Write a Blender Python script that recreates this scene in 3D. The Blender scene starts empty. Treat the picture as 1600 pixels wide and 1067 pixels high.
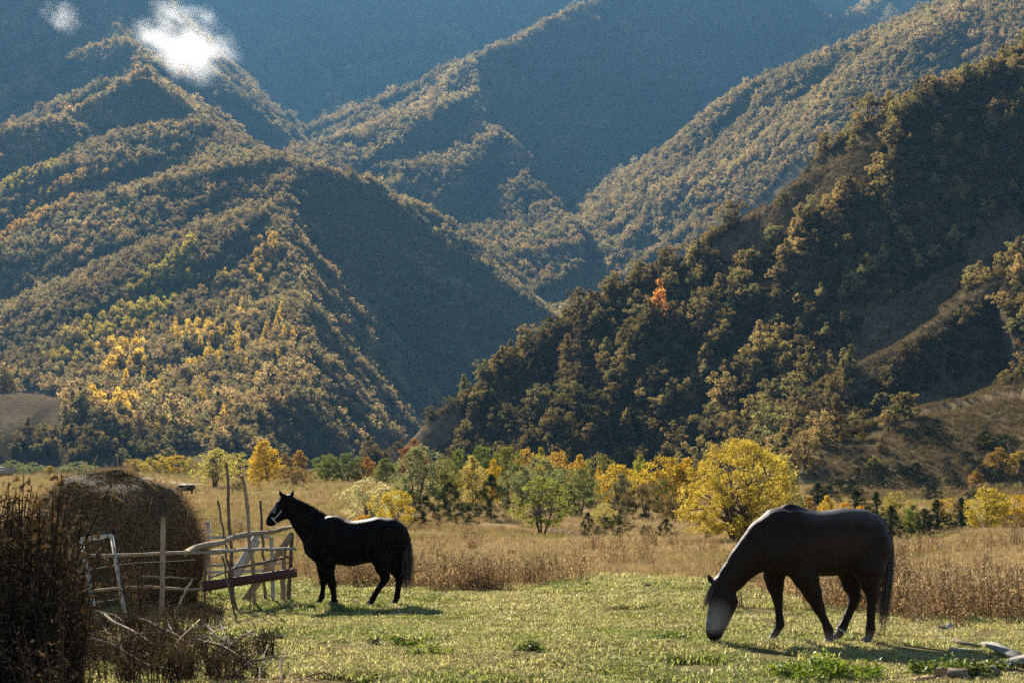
import bpy, math, random
import numpy as np
from mathutils import Vector, Matrix

# ------------------------------------------------------------------ camera, sky, sun, exposure
SC = bpy.context.scene
COL = SC.collection
F = 2222.0            # focal length in photo pixels (50 mm on a 36 mm wide frame, 1600 px)
HZ = 800.0            # row of the horizon in the photo
CAM_H = 1.5
cam_data = bpy.data.cameras.new('camera')
cam_data.lens = 50.0
cam_data.sensor_width = 36.0
cam_data.sensor_fit = 'HORIZONTAL'
cam_data.shift_y = (HZ - 533.5) / 1600.0
cam_data.clip_start = 0.1
cam_data.clip_end = 20000.0
cam = bpy.data.objects.new('camera', cam_data)
COL.objects.link(cam)
cam.location = (0, 0, CAM_H)
cam.rotation_euler = (math.radians(90), 0, 0)
SC.camera = cam

SUN_EL = 31.5         # degrees above the horizon
SUN_AZ = 20.5         # degrees left of the viewing direction
world = bpy.data.worlds.new('World')
SC.world = world
world.use_nodes = True
wn = world.node_tree
wn.nodes.clear()
w_out = wn.nodes.new('ShaderNodeOutputWorld')
w_bg = wn.nodes.new('ShaderNodeBackground')
w_sky = wn.nodes.new('ShaderNodeTexSky')
w_sky.sky_type = 'NISHITA'
w_sky.sun_disc = False
w_sky.sun_elevation = math.radians(SUN_EL)
w_sky.sun_rotation = math.radians(-SUN_AZ)
w_sky.altitude = 1400.0
w_bg.inputs['Strength'].default_value = 0.05
wn.links.new(w_sky.outputs[0], w_bg.inputs[0])
wn.links.new(w_bg.outputs[0], w_out.inputs[0])

sun_dir = Vector((-math.sin(math.radians(SUN_AZ)) * math.cos(math.radians(SUN_EL)),
                  math.cos(math.radians(SUN_AZ)) * math.cos(math.radians(SUN_EL)),
                  math.sin(math.radians(SUN_EL))))
sun_data = bpy.data.lights.new('sun', 'SUN')
sun_data.energy = 5.0
sun_data.angle = math.radians(0.5)
sun_data.color = (1.0, 0.93, 0.82)
sun = bpy.data.objects.new('sun', sun_data)
COL.objects.link(sun)
sun.location = sun_dir * 3000.0
sun.rotation_euler = sun_dir.to_track_quat('Z', 'Y').to_euler()

SC.view_settings.view_transform = 'Standard'
SC.view_settings.look = 'None'
SC.view_settings.gamma = 1.0
SC.view_settings.use_curve_mapping = False
SC.view_settings.exposure = 1.85
SC.cycles.max_bounces = 6
SC.cycles.diffuse_bounces = 3
SC.cycles.glossy_bounces = 2
SC.cycles.transmission_bounces = 3
SC.cycles.transparent_max_bounces = 8
SC.cycles.volume_bounces = 0
SC.cycles.use_denoising = False
SC.cycles.sample_clamp_indirect = 3.0

# ------------------------------------------------------------------ helpers
RNG = np.random.default_rng(7)
random.seed(7)

def tag(o, label=None, cat=None, group=None, kind=None):
    if label: o['label'] = label
    if cat: o['category'] = cat
    if group: o['group'] = group
    if kind: o['kind'] = kind
    return o

def link(o, parent=None):
    COL.objects.link(o)
    if parent is not None:
        o.parent = parent
    return o

def empty(name, loc=(0, 0, 0), rz=0.0):
    o = bpy.data.objects.new(name, None)
    o.empty_display_size = 0.2
    o.location = loc
    o.rotation_euler = (0, 0, rz)
    return link(o)

def mesh_data(name, verts, faces, mats=(), mat_index=None, smooth=False):
    """faces: an (n,k) array or a list of such arrays"""
    me = bpy.data.meshes.new(name)
    verts = np.asarray(verts, dtype=np.float32)
    if not isinstance(faces, list):
        faces = [faces]
    faces = [np.asarray(f, dtype=np.int32) for f in faces if len(f)]
    totals = np.concatenate([np.full(len(f), f.shape[1], dtype=np.int32) for f in faces])
    loops = np.concatenate([f.ravel() for f in faces])
    starts = np.zeros(len(totals), dtype=np.int32)
    starts[1:] = np.cumsum(totals)[:-1]
    me.vertices.add(len(verts)); me.vertices.foreach_set('co', verts.ravel())
    me.loops.add(len(loops)); me.loops.foreach_set('vertex_index', loops)
    me.polygons.add(len(totals))
    me.polygons.foreach_set('loop_start', starts)
    for m in mats:
        me.materials.append(m)
    if mat_index is not None:
        me.polygons.foreach_set('material_index', np.asarray(mat_index, dtype=np.int32))
    me.update(calc_edges=True)
    me.validate()
    if smooth:
        me.polygons.foreach_set('use_smooth', np.ones(len(me.polygons), dtype=bool))
    return me

def obj(name, me, parent=None):
    return link(bpy.data.objects.new(name, me), parent)

class MB:
    """collects shapes as vertex and face arrays"""
    def __init__(self):
        self.v = []; self.f = {}; self.n = 0
    def add(self, v, f):
        v = np.asarray(v, dtype=float); f = np.asarray(f, dtype=int)
        self.v.append(v)
        self.f.setdefault(f.shape[1], []).append(f + self.n)
        self.n += len(v)
        return self
    def tube(self, pts, rad, n=6, cap=True):
        pts = np.asarray(pts, dtype=float)
        rad = np.broadcast_to(np.asarray(rad, dtype=float), (len(pts),))
        tan = np.gradient(pts, axis=0)
        tan /= np.linalg.norm(tan, axis=1, keepdims=True) + 1e-9
        ref = np.array([0.0, 0, 1]) if abs(tan[:, 2]).mean() < 0.8 else np.array([1.0, 0, 0])
        a = np.cross(tan, ref); a /= np.linalg.norm(a, axis=1, keepdims=True) + 1e-9
        b = np.cross(tan, a)
        ang = np.linspace(0, 2 * np.pi, n, endpoint=False)
        ring = (a[:, None, :] * np.cos(ang)[None, :, None] + b[:, None, :] * np.sin(ang)[None, :, None])
        v = pts[:, None, :] + ring * rad[:, None, None]
        k = len(pts)
        i = np.arange(k - 1)[:, None] * n; j = np.arange(n)[None, :]
        f = np.stack([i + j, i + (j + 1) % n, i + n + (j + 1) % n, i + n + j], -1).reshape(-1, 4)
        vv = v.reshape(-1, 3)
        self.add(vv, f)
        if cap:
            base = self.n - len(vv)
            for off, c in ((0, pts[0]), ((k - 1) * n, pts[-1])):
                self.v.append(c[None, :]); ci = self.n; self.n += 1
                fan = np.stack([np.full(n, ci), base + off + np.arange(n), base + off + (np.arange(n) + 1) % n], -1)
                self.f.setdefault(3, []).append(fan)
        return self
    def box(self, c, size, rot=None, jitter=0.0, rng=None):
        s = np.array([[x, y, z] for x in (-.5, .5) for y in (-.5, .5) for z in (-.5, .5)]) * np.asarray(size)
        if jitter:
            s = s + (rng or RNG).normal(0, jitter, s.shape)
        if rot is not None:
            s = s @ np.array(rot.to_3x3()).T
        f = [[0, 1, 3, 2], [4, 6, 7, 5], [0, 4, 5, 1], [2, 3, 7, 6], [0, 2, 6, 4], [1, 5, 7, 3]]
        return self.add(s + np.asarray(c), f)
    def data(self, name, mats, smooth=False, mat_index=None):
        faces = [np.concatenate(x) for x in self.f.values()]
        return mesh_data(name, np.concatenate(self.v), faces, mats, mat_index, smooth)

def _hash(ix, iy, seed):
    h = (ix.astype(np.int64) * 374761393 + iy.astype(np.int64) * 668265263 + seed * 1274126177) & 0xFFFFFFFF
    h = ((h ^ (h >> 13)) * 1274126177) & 0xFFFFFFFF
    h = (h ^ (h >> 16)) & 0xFFFFFFFF
    return h.astype(np.float64) / 4294967295.0

def vnoise(x, y, seed=0):
    ix = np.floor(x); iy = np.floor(y)
    fx = x - ix; fy = y - iy
    fx = fx * fx * fx * (fx * (fx * 6 - 15) + 10); fy = fy * fy * fy * (fy * (fy * 6 - 15) + 10)
    a = _hash(ix, iy, seed); b = _hash(ix + 1, iy, seed)
    c = _hash(ix, iy + 1, seed); d = _hash(ix + 1, iy + 1, seed)
    return (a + (b - a) * fx + (c - a) * fy + (a - b - c + d) * fx * fy) * 2 - 1

def fbm(x, y, seed=0, octaves=4, gain=0.5):
    s = np.zeros_like(x, dtype=float); amp = 1.0; tot = 0
    for o in range(octaves):
        s += amp * vnoise(x, y, seed + o * 17); tot += amp
        x = x * 2.03 + 13.7; y = y * 2.03 - 7.1; amp *= gain
    return s / tot

# ------------------------------------------------------------------ materials
def new_mat(name):
    m = bpy.data.materials.new(name)
    m.use_nodes = True
    nt = m.node_tree
    nt.nodes.clear()
    out = nt.nodes.new('ShaderNodeOutputMaterial')
    return m, nt, out

def N(nt, t, **kw):
    n = nt.nodes.new(t)
    for k, v in kw.items():
        setattr(n, k, v)
    return n

def mixc(nt, fac, a, b, blend='MIX'):
    n = nt.nodes.new('ShaderNodeMix'); n.data_type = 'RGBA'; n.blend_type = blend
    for s, val in ((n.inputs[0], fac), (n.inputs[6], a), (n.inputs[7], b)):
        if hasattr(val, 'is_linked') or hasattr(val, 'links'):
            nt.links.new(val, s)
        elif isinstance(val, (tuple, list)):
            s.default_value = (*val[:3], 1.0)
        else:
            s.default_value = val
    return n.outputs[2]

def math_n(nt, op, a, b=None, clamp=False):
    n = nt.nodes.new('ShaderNodeMath'); n.operation = op; n.use_clamp = clamp
    for s, val in ((n.inputs[0], a), (n.inputs[1], b)):
        if val is None: continue
        if hasattr(val, 'links'): nt.links.new(val, s)
        else: s.default_value = val
    return n.outputs[0]

def noise_n(nt, scale, detail=3.0, vec=None, rough=0.6):
    n = nt.nodes.new('ShaderNodeTexNoise')
    n.inputs['Scale'].default_value = scale; n.inputs['Detail'].default_value = detail
    n.inputs['Roughness'].default_value = rough
    if vec is not None: nt.links.new(vec, n.inputs['Vector'])
    return n.outputs[0]

def ramp(nt, fac, stops):
    r = nt.nodes.new('ShaderNodeValToRGB')
    while len(r.color_ramp.elements) < len(stops): r.color_ramp.elements.new(0.5)
    for e, (p, c) in zip(r.color_ramp.elements, stops):
        e.position = p; e.color = (*c, 1.0) if len(c) == 3 else c
    nt.links.new(fac, r.inputs[0])
    return r.outputs[0]

def foliage_mat(name, source, trans=0.45, var=0.35, warm=(1.15, 1.05, 0.6), gloss=0.0):
    """source: 'object' reads the object's colour, 'instance' the tint of an instance, or a plain colour"""
    m, nt, out = new_mat(name)
    if source == 'object':
        base = N(nt, 'ShaderNodeObjectInfo').outputs['Color']
    elif source == 'instance':
        at = N(nt, 'ShaderNodeAttribute', attribute_type='INSTANCER', attribute_name='tint')
        base = at.outputs['Color']
    else:
        c = N(nt, 'ShaderNodeRGB'); c.outputs[0].default_value = (*source, 1); base = c.outputs[0]
    geo = N(nt, 'ShaderNodeNewGeometry')
    rnd = geo.outputs['Random Per Island']
    val = math_n(nt, 'MULTIPLY_ADD', rnd, 2 * var)
    val.node.inputs[2].default_value = 1 - var
    hsv = N(nt, 'ShaderNodeHueSaturation')
    nt.links.new(base, hsv.inputs['Color']); nt.links.new(val, hsv.inputs['Value'])
    hue = math_n(nt, 'MULTIPLY_ADD', rnd, 0.05); hue.node.inputs[2].default_value = 0.475
    w = N(nt, 'ShaderNodeTexWhiteNoise', noise_dimensions='1D'); nt.links.new(rnd, w.inputs['W'])
    hue2 = math_n(nt, 'MULTIPLY_ADD', w.outputs['Value'], 0.05); hue2.node.inputs[2].default_value = 0.475
    nt.links.new(hue2, hsv.inputs['Hue'])
    col = hsv.outputs[0]
    d = N(nt, 'ShaderNodeBsdfDiffuse'); nt.links.new(col, d.inputs[0])
    t = N(nt, 'ShaderNodeBsdfTranslucent')
    nt.links.new(mixc(nt, 1.0, col, warm, 'MULTIPLY'), t.inputs[0])
    mx = N(nt, 'ShaderNodeMixShader'); mx.inputs[0].default_value = trans
    nt.links.new(d.outputs[0], mx.inputs[1]); nt.links.new(t.outputs[0], mx.inputs[2])
    sh = mx.outputs[0]
    if gloss:
        g = N(nt, 'ShaderNodeBsdfGlossy'); g.inputs['Roughness'].default_value = 0.45
        g.inputs[0].default_value = (1, 1, 1, 1)
        m2 = N(nt, 'ShaderNodeMixShader'); m2.inputs[0].default_value = gloss
        nt.links.new(sh, m2.inputs[1]); nt.links.new(g.outputs[0], m2.inputs[2]); sh = m2.outputs[0]
    nt.links.new(sh, out.inputs[0])
    return m

def plain_mat(name, c1, c2, scale=8.0, rough=0.85, bump=0.3, spec=0.2, stretch=None, coords='Object'):
    m, nt, out = new_mat(name)
    tc = N(nt, 'ShaderNodeTexCoord')
    vec = tc.outputs[coords]
    if stretch:
        mp = N(nt, 'ShaderNodeMapping'); mp.inputs['Scale'].default_value = stretch
        nt.links.new(vec, mp.inputs[0]); vec = mp.outputs[0]
    n1 = noise_n(nt, scale, 5.0, vec)
    col = ramp(nt, n1, [(0.3, c1), (0.7, c2)])
    b = N(nt, 'ShaderNodeBsdfPrincipled')
    nt.links.new(col, b.inputs['Base Color'])
    b.inputs['Roughness'].default_value = rough
    b.inputs['Specular IOR Level'].default_value = spec
    if bump:
        bp = N(nt, 'ShaderNodeBump'); bp.inputs['Strength'].default_value = bump
        bp.inputs['Distance'].default_value = 0.02
        nt.links.new(n1, bp.inputs['Height']); nt.links.new(bp.outputs[0], b.inputs['Normal'])
    nt.links.new(b.outputs[0], out.inputs[0])
    return m
# ------------------------------------------------------------------ the lie of the land
def P(px, py, d):
    """a point of the place, d metres away in depth, seen at that spot of the photo"""
    return np.array([(px - 800.0) / F * d, d, CAM_H + (HZ - py) / F * d])

def px_of(x, y, z):
    return 800.0 + x / y * F, HZ - (z - CAM_H) / y * F

# gentle meadow: heights over depth for five bearings
_cols = [250, 650, 900, 1150, 1400, 1550]
_dep = np.array([-100, 12, 20, 28, 35, 45, 55, 66, 80, 100, 130, 170, 220, 300, 450, 1000, 2500, 7000.])
_zz = np.array([
    [0, 0, 0, .02, .10, .25, .40, .65, 1.0, 1.6, 2.6, 4.0, 5.8, 9.0, 15, 32, 65, 100],
    [0, 0, 0, .02, .05, .10, .16, .22, .30, 1.0, 2.6, 4.0, 5.6, 8.6, 14, 32, 65, 100],
    [0, 0, 0, .02, .05, .06, .05, .02, .05, .70, 2.0, 3.3, 4.8, 7.6, 13, 32, 65, 100],
    [0, 0, 0, .03, .08, .10, .08, .02, .10, .50, 1.6, 2.9, 4.4, 7.0, 12, 32, 65, 100],
    [0, 0, 0, .05, .12, .14, .0, -1.0, -1.1, -.7, .6, 2.2, 3.8, 6.6, 12, 32, 65, 100],
    [0, 0, 0, .06, .30, .62, .75, .3, -.6, -.4, .8, 2.4, 4.0, 6.8, 12, 32, 65, 100]])

def valley(x, y):
    sx = np.clip(800 + x / np.maximum(y, 6.0) * F, 250, 1550)
    rows = np.stack([np.interp(y, _dep, r) for r in _zz])
    i = np.clip(np.searchsorted(_cols, sx, side='right') - 1, 0, len(_cols) - 2)
    c = np.asarray(_cols, float)
    t = (sx - c[i]) / (c[i + 1] - c[i])
    t = t * t * (3 - 2 * t)
    k = np.arange(rows.shape[1])
    z = rows[i, k] * (1 - t) + rows[i + 1, k] * t
    far = np.clip((y - 14) / 60, 0, 1)
    z = z + fbm(x / 3.1, y / 3.1, 3, 3) * 0.05 * np.clip(y / 20, 0.3, 1) + fbm(x / 14, y / 14, 5, 3) * 0.22 * far
    z = z + fbm(x / 60, y / 60, 9, 3) * 1.0 * np.clip((y - 90) / 200, 0, 1)
    return z

# ridges: polylines (column, row, depth) with fall, rounding and gully size
def R(pts, k, r, L, A):
    return (np.array([P(*p) for p in pts]), k, r, L, A)

RIDGES = [
    # near slope on the right and its ribs
    R([(560, 735, 515), (600, 712, 520), (700, 640, 530), (860, 520, 545), (960, 462, 555), (1060, 412, 560), (1150, 345, 562), (1250, 280, 562),
       (1360, 218, 565), (1440, 150, 580), (1600, 75, 600), (1800, -30, 640), (2100, -150, 700)], 1.0, 6, 55, 14),
    R([(960, 462, 555), (930, 560, 520), (860, 660, 490), (800, 720, 470)], (1.5, .80), 3, 40, 6),
    R([(1060, 412, 560), (1040, 480, 522), (985, 580, 487), (925, 690, 455)], (1.5, .80), 3, 40, 5),
    R([(1120, 370, 560), (1085, 490, 512), (1030, 600, 480), (985, 710, 450)], (1.5, .80), 3, 40, 5),
    R([(1280, 260, 562), (1245, 390, 522), (1205, 530, 482), (1180, 690, 448)], (1.5, .80), 3, 40, 5),
    R([(1440, 150, 580), (1420, 320, 520), (1380, 420, 480)], (1.5, .80), 3, 40, 5),
    R([(2000, 120, 520), (1750, 280, 480), (1600, 395, 450), (1500, 470, 432), (1390, 545, 412), (1300, 620, 396), (1225, 705, 380)], .80, 3, 30, 10),
    R([(2000, 430, 340), (1750, 570, 328), (1600, 622, 315), (1480, 650, 305), (1370, 690, 300), (1280, 750, 292)], .36, 10, 22, 4),
    # left: dome, its spur towards the meadow, spurs further left
    R([(-150, -320, 4700), (30, -120, 4400), (150, 12, 3900), (205, 78, 3200), (255, 140, 2700), (340, 210, 2150), (400, 246, 1870), (440, 256, 1750)], (.7, .34, 600), 20, 150, 24),
    R([(400, 246, 1840), (440, 256, 1750), (490, 266, 1710), (545, 280, 1720), (620, 320, 1745),
       (700, 378, 1780), (790, 448, 1830), (860, 505, 1870), (920, 600, 1900)], (.7, .98), 34, 150, 9),
    R([(455, 262, 1710), (446, 330, 1530), (448, 400, 1350), (458, 470, 1180), (460, 550, 1010), (430, 630, 860), (370, 690, 760), (310, 725, 700)], (1.0, .36, 900), 14, 90, 4),
    R([(320, 215, 2030), (200, 292, 1900), (100, 335, 1830), (0, 390, 1760), (-120, 470, 1680)], (.85, .5, 350), 10, 120, 10),
    R([(230, 120, 2330), (110, 190, 2200), (0, 235, 2120), (-150, 300, 2000)], (.6, .5, 600), 14, 160, 18),
    R([(-300, 560, 820), (-120, 590, 800), (0, 612, 790), (90, 640, 770), (170, 690, 740)], .40, 25, 70, 8),
    # middle ridge
    R([(1150, -90, 4300), (960, -8, 3900), (860, 38, 3600), (757, 88, 3300)], .95, 10, 210, 16),
    R([(757, 88, 3300), (700, 135, 3350), (640, 178, 3400), (560, 222, 3450), (480, 250, 3500), (430, 300, 3520)], (.50, .80, 2200), 10, 150, 24),
    R([(757, 88, 3300), (748, 150, 3000), (775, 215, 2700), (830, 290, 2400), (900, 350, 2120), (975, 405, 1900), (930, 480, 1800)], (1.05, .40, 3000), 8, 120, 22),
    R([(640, 178, 3400), (610, 260, 2900), (640, 340, 2500), (720, 420, 2150), (790, 480, 1980)], (.50, .45, 1500), 10, 110, 16),
    R([(757, 88, 3300), (830, 150, 3260), (880, 205, 3220), (930, 270, 3180)], .9, 8, 150, 10),
    # right: middle distance
    R([(905, 318, 2800), (1000, 275, 2650), (1100, 224, 2500), (1200, 152, 2380), (1280, 100, 2290), (1380, 52, 2200), (1480, 2, 2120), (1620, -70, 2020), (2000, -250, 1850)], (.7, .5, 700), 10, 130, 26),
    R([(1280, 100, 2290), (1200, 190, 2150), (1100, 270, 2040), (1010, 350, 1950), (950, 430, 1890)], .76, 12, 110, 16),
    R([(1480, 2, 2120), (1400, 120, 1980), (1290, 200, 1900), (1180, 290, 1840), (1080, 370, 1790)], .76, 12, 100, 16),
    # far mountain that fills the top of the view
    R([(-700, -130, 5600), (100, -80, 5800), (400, -60, 5700), (700, -90, 5500), (960, -70, 5500), (1400, -80, 5300), (2300, -160, 5200)], .78, 30, 420, 70),
    R([(420, -60, 5300), (470, 60, 4700), (520, 150, 4100), (590, 205, 3600)], .8, 20, 260, 40),
    R([(200, -60, 3900), (270, 50, 3500), (350, 145, 3150), (450, 232, 2900)], .80, 12, 210, 20),
    R([(1600, -160, 4700), (1430, -40, 4300), (1355, 20, 3900), (1270, 95, 3450), (1150, 190, 3000), (1020, 290, 2700)], .76, 12, 230, 30),
]

def land(x, y):
    """height of the ground; x and y are flat arrays"""
    z = valley(x, y)
    far = y > 180
    if far.any():
        X = x[far]; Y = y[far]
        s = np.clip(Y / 1500, 0.25, 1.6)
        wx = X + fbm(X / 200, Y / 200, 21, 2) * 16 * s
        wy = Y + fbm(X / 200, Y / 200, 33, 2) * 16 * s
        best = z[far].copy()
        for pts, k, r, L, A in RIDGES:
            pts = list(pts)
            h = np.full(len(X), -1e9); top = np.zeros(len(X)); along = np.zeros(len(X)); off = np.zeros(len(X)); cum = 0.0
            for a, b in zip(pts[:-1], pts[1:]):
                ab = b[:2] - a[:2]
                traw = ((wx - a[0]) * ab[0] + (wy - a[1]) * ab[1]) / (ab @ ab)
                t = np.clip(traw, 0, 1); seg = np.hypot(*ab)
                dx = wx - (a[0] + ab[0] * t); dy = wy - (a[1] + ab[1] * t)
                zr = a[2] + (b[2] - a[2]) * t
                dd = np.sqrt(dx * dx + dy * dy)
                side = (ab[0] * dy - ab[1] * dx) / (seg * (dd + 1e-6))
                if isinstance(k, tuple):     # different falls left and right of the line of travel
                    kk = k[1] + (k[0] - k[1]) * np.clip(side * 2.0 + .5, 0, 1)
                else:
                    kk = np.full(len(dd), k)
                end = (traw > 1) if b is pts[-1] else (traw < 0) if a is pts[0] else None
                if end is not None:          # steeper noses
                    kk = np.where(end, kk * np.abs(side) + 1.25 * (1 - np.abs(side)), kk)
                hh = zr - kk * (np.sqrt(dd * dd + r * r) - r) * (1 + dd / k[2] if isinstance(k, tuple) and len(k) > 2 else 1.0)
                m = hh > h
                h = np.where(m, hh, h); top = np.where(m, zr, top); off = np.where(m, dd, off)
                along = np.where(m, cum + seg * t, along); cum += seg
            near = h > best - A * 2.4
            if near.any():
                sa = along[near]; so = off[near]
                wob = fbm(X[near] / (3 * L), Y[near] / (3 * L), 19, 2) * .7
                g = np.zeros(len(sa)); fr = 1.0; am = 1.0
                for o in range(3):
                    g += am * (1 - np.abs(vnoise(sa / L * fr + wob * fr, so / (7 * L) + 31.7 * o, 41 + int(L) + o)) * 2.0)
                    fr *= 2.1; am *= .45
                drop = np.clip((top[near] - h[near]) / (A * 3.0), 0, 1)
                hn = h[near] + (g - 0.35) * A * drop
                bn = best[near]
                q = A * 0.25
                e = np.clip(0.5 + 0.5 * (hn - bn) / q, 0, 1)
                best[near] = bn * (1 - e) + hn * e + q * e * (1 - e)
        best += fbm(X / 18, Y / 18, 77, 4) * np.clip((Y - 200) / 300, 0, 1) * 1.0
        z = z.copy(); z[far] = best
    return z

def gz(x, y):
    return float(land(np.array([float(x)]), np.array([float(y)]))[0])

# polar grid from the camera: what the land hides and where a line of sight meets it
PU = np.linspace(-0.46, 0.46, 461)
PY = np.concatenate([np.linspace(6, 60, 60)[:-1], np.geomspace(60, 6000, 430)])
_gu, _gy = np.meshgrid(PU, PY)
_gz = land((_gu * _gy).ravel(), _gy.ravel()).reshape(_gu.shape)
P_TAN = (_gz - CAM_H) / _gy
P_HOR = np.maximum.accumulate(P_TAN, axis=0)

def lookup(grid, x, y):
    u = np.clip((x / y - PU[0]) / (PU[1] - PU[0]), 0, len(PU) - 1.001)
    j = np.interp(y, PY, np.arange(len(PY)))
    j = np.clip(j, 0, len(PY) - 1.001)
    i0 = u.astype(int); j0 = j.astype(int); fu = u - i0; fj = j - j0
    g = grid
    return ((g[j0, i0] * (1 - fu) + g[j0, i0 + 1] * fu) * (1 - fj) + (g[j0 + 1, i0] * (1 - fu) + g[j0 + 1, i0 + 1] * fu) * fj)

def hit(px, py, dmin=6.0):
    """ground point seen at that spot of the photo"""
    u = (px - 800.0) / F
    i = int(np.clip(round((u - PU[0]) / (PU[1] - PU[0])), 0, len(PU) - 1))
    t = (HZ - py) / F
    col = P_TAN[:, i]
    ok = np.nonzero((col >= t) & (PY >= dmin))[0]
    if len(ok) == 0 or ok[0] == 0:
        d = 300.0
    else:
        j = ok[0]; a, b = col[j - 1], col[j]
        f = (t - a) / (b - a + 1e-12) if a < t else 1.0
        d = PY[j - 1] + (PY[j] - PY[j - 1]) * f
    x = u * d
    return np.array([x, d, gz(x, d)])

# open patches on the slopes, outlined as seen from the meadow
OPEN = [
    [(1115, 405), (1190, 300), (1330, 222), (1382, 198), (1375, 262), (1270, 348), (1170, 418)],
    [(1270, 745), (1330, 690), (1400, 655), (1470, 610), (1600, 600), (1700, 600), (1700, 830), (1270, 820)],
    [(1340, 600), (1330, 545), (1400, 475), (1520, 405), (1600, 365), (1600, 400), (1520, 462), (1440, 530), (1370, 592)],
    [(0, 612), (60, 606), (120, 640), (105, 672), (0, 680), (-60, 660)],
    [(590, 735), (640, 680), (710, 640), (720, 660), (660, 735)],
    [(275, 730), (320, 690), (345, 660), (350, 690), (320, 735)],
    [(1255, 110), (1330, 40), (1390, 0), (1430, 0), (1340, 60), (1275, 105)],
    [(1500, 380), (1600, 330), (1620, 400), (1520, 420)],
]

def inside(poly, x, y):
    res = np.zeros(len(x), bool); n = len(poly)
    for i in range(n):
        x1, y1 = poly[i]; x2, y2 = poly[(i + 1) % n]
        c = ((y1 > y) != (y2 > y)) & (x < (x2 - x1) * (y - y1) / (y2 - y1 + 1e-9) + x1)
        res ^= c
    return res

def open_mask(x, y, z):
    px, py = px_of(x, np.maximum(y, 5.0), z)
    w = fbm(x / 25, y / 25, 55, 3) * 22
    m = np.zeros(len(x), bool)
    for poly in OPEN:
        m |= inside(poly, px + w, py + w * .6)
    return m & (y > 200)

def build_terrain():
    nu, ny = 560, 560
    U = np.linspace(-0.62, 0.62, nu)
    Y = np.concatenate([np.linspace(-40, 60, 170)[:-1], np.geomspace(60, 6600, ny - 169)])
    gu, gy = np.meshgrid(U, Y)
    gx = gu * (gy + 75)
    zz = land(gx.ravel(), gy.ravel())
    v = np.stack([gx.ravel(), gy.ravel(), zz], -1)
    a = (np.arange(ny - 1)[:, None] * nu + np.arange(nu - 1)[None, :]).ravel()
    f = np.stack([a, a + 1, a + nu + 1, a + nu], -1)
    me = mesh_data('terrain', v, f, [M['ground']], smooth=True)
    cov = np.zeros((len(v), 4), np.float32); cov[:, 3] = 1
    forest = np.clip((gy.ravel() - 255) / 60, 0, 1)
    forest = np.where(open_mask(v[:, 0], v[:, 1], v[:, 2]), 0, forest)
    cov[:, 0] = forest
    cov[:, 1] = weed_mask(v[:, 0], v[:, 1])
    cov[:, 2] = np.clip((gy.ravel() - 190) / 60, 0, 1) * np.clip((zz - valley(gx.ravel(), gy.ravel()) - .5) / 3, 0, 1)
    at = me.color_attributes.new('cover', 'FLOAT_COLOR', 'POINT')
    at.data.foreach_set('color', cov.ravel())
    o = obj('terrain', me)
    tag(o, kind='structure')
    return o

def weed_edge(x):
    """depth at which the tall dry weeds begin, over x"""
    return np.interp(x, [-12, -6, -3.6, -2.2, -1.0, 0, 1.0, 2.5, 4.0, 5.2, 6.5, 9], [33, 31, 29, 28.2, 26.2, 27.5, 30, 31, 29, 21.5, 19.2, 18.5])

def weed_mask(x, y):
    e = weed_edge(x) + fbm(x / 2.0, y / 2.0, 91, 3) * 1.6
    return np.clip((y - e) / 3.0, 0, 1)

def ground_mat():
    m, nt, out = new_mat('ground')
    at = N(nt, 'ShaderNodeAttribute', attribute_name='cover')
    sep = N(nt, 'ShaderNodeSeparateColor'); nt.links.new(at.outputs['Color'], sep.inputs[0])
    geo = N(nt, 'ShaderNodeNewGeometry'); pos = geo.outputs['Position']
    fine = noise_n(nt, 9.0, 4.0, pos); mid = noise_n(nt, 0.8, 4.0, pos); big = noise_n(nt, 0.03, 6.0, pos)
    green = mixc(nt, ramp(nt, mid, [(0.35, (0, 0, 0)), (0.65, (1, 1, 1))]), (0.105, 0.115, 0.035), (0.19, 0.15, 0.06))
    green = mixc(nt, ramp(nt, fine, [(0.35, (0, 0, 0)), (0.7, (1, 1, 1))]), green, (0.085, 0.062, 0.036))
    dry = mixc(nt, ramp(nt, mid, [(0.3, (0, 0, 0)), (0.7, (1, 1, 1))]), (0.21, 0.15, 0.07), (0.27, 0.185, 0.085))
    dry = mixc(nt, ramp(nt, fine, [(0.4, (0, 0, 0)), (0.75, (1, 1, 1))]), dry, (0.12, 0.08, 0.04))
    hill = mixc(nt, ramp(nt, noise_n(nt, 0.35, 6.0, pos, .7), [(0.38, (0, 0, 0)), (0.62, (1, 1, 1))]), (0.075, 0.056, 0.032), (0.15, 0.108, 0.060))
    slope = mixc(nt, sep.outputs[2], dry, hill)
    near = mixc(nt, sep.outputs[1], green, slope)
    floor = mixc(nt, big, (0.050, 0.040, 0.022), (0.075, 0.058, 0.032))
    col = mixc(nt, sep.outputs[0], near, floor)
    b = N(nt, 'ShaderNodeBsdfDiffuse'); nt.links.new(col, b.inputs[0])
    bp = N(nt, 'ShaderNodeBump'); bp.inputs['Strength'].default_value = 0.6; bp.inputs['Distance'].default_value = 0.06
    nt.links.new(fine, bp.inputs['Height']); nt.links.new(bp.outputs[0], b.inputs['Normal'])
    nt.links.new(b.outputs[0], out.inputs[0])
    return m

M = {}
M['ground'] = ground_mat()
terrain = build_terrain()

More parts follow.
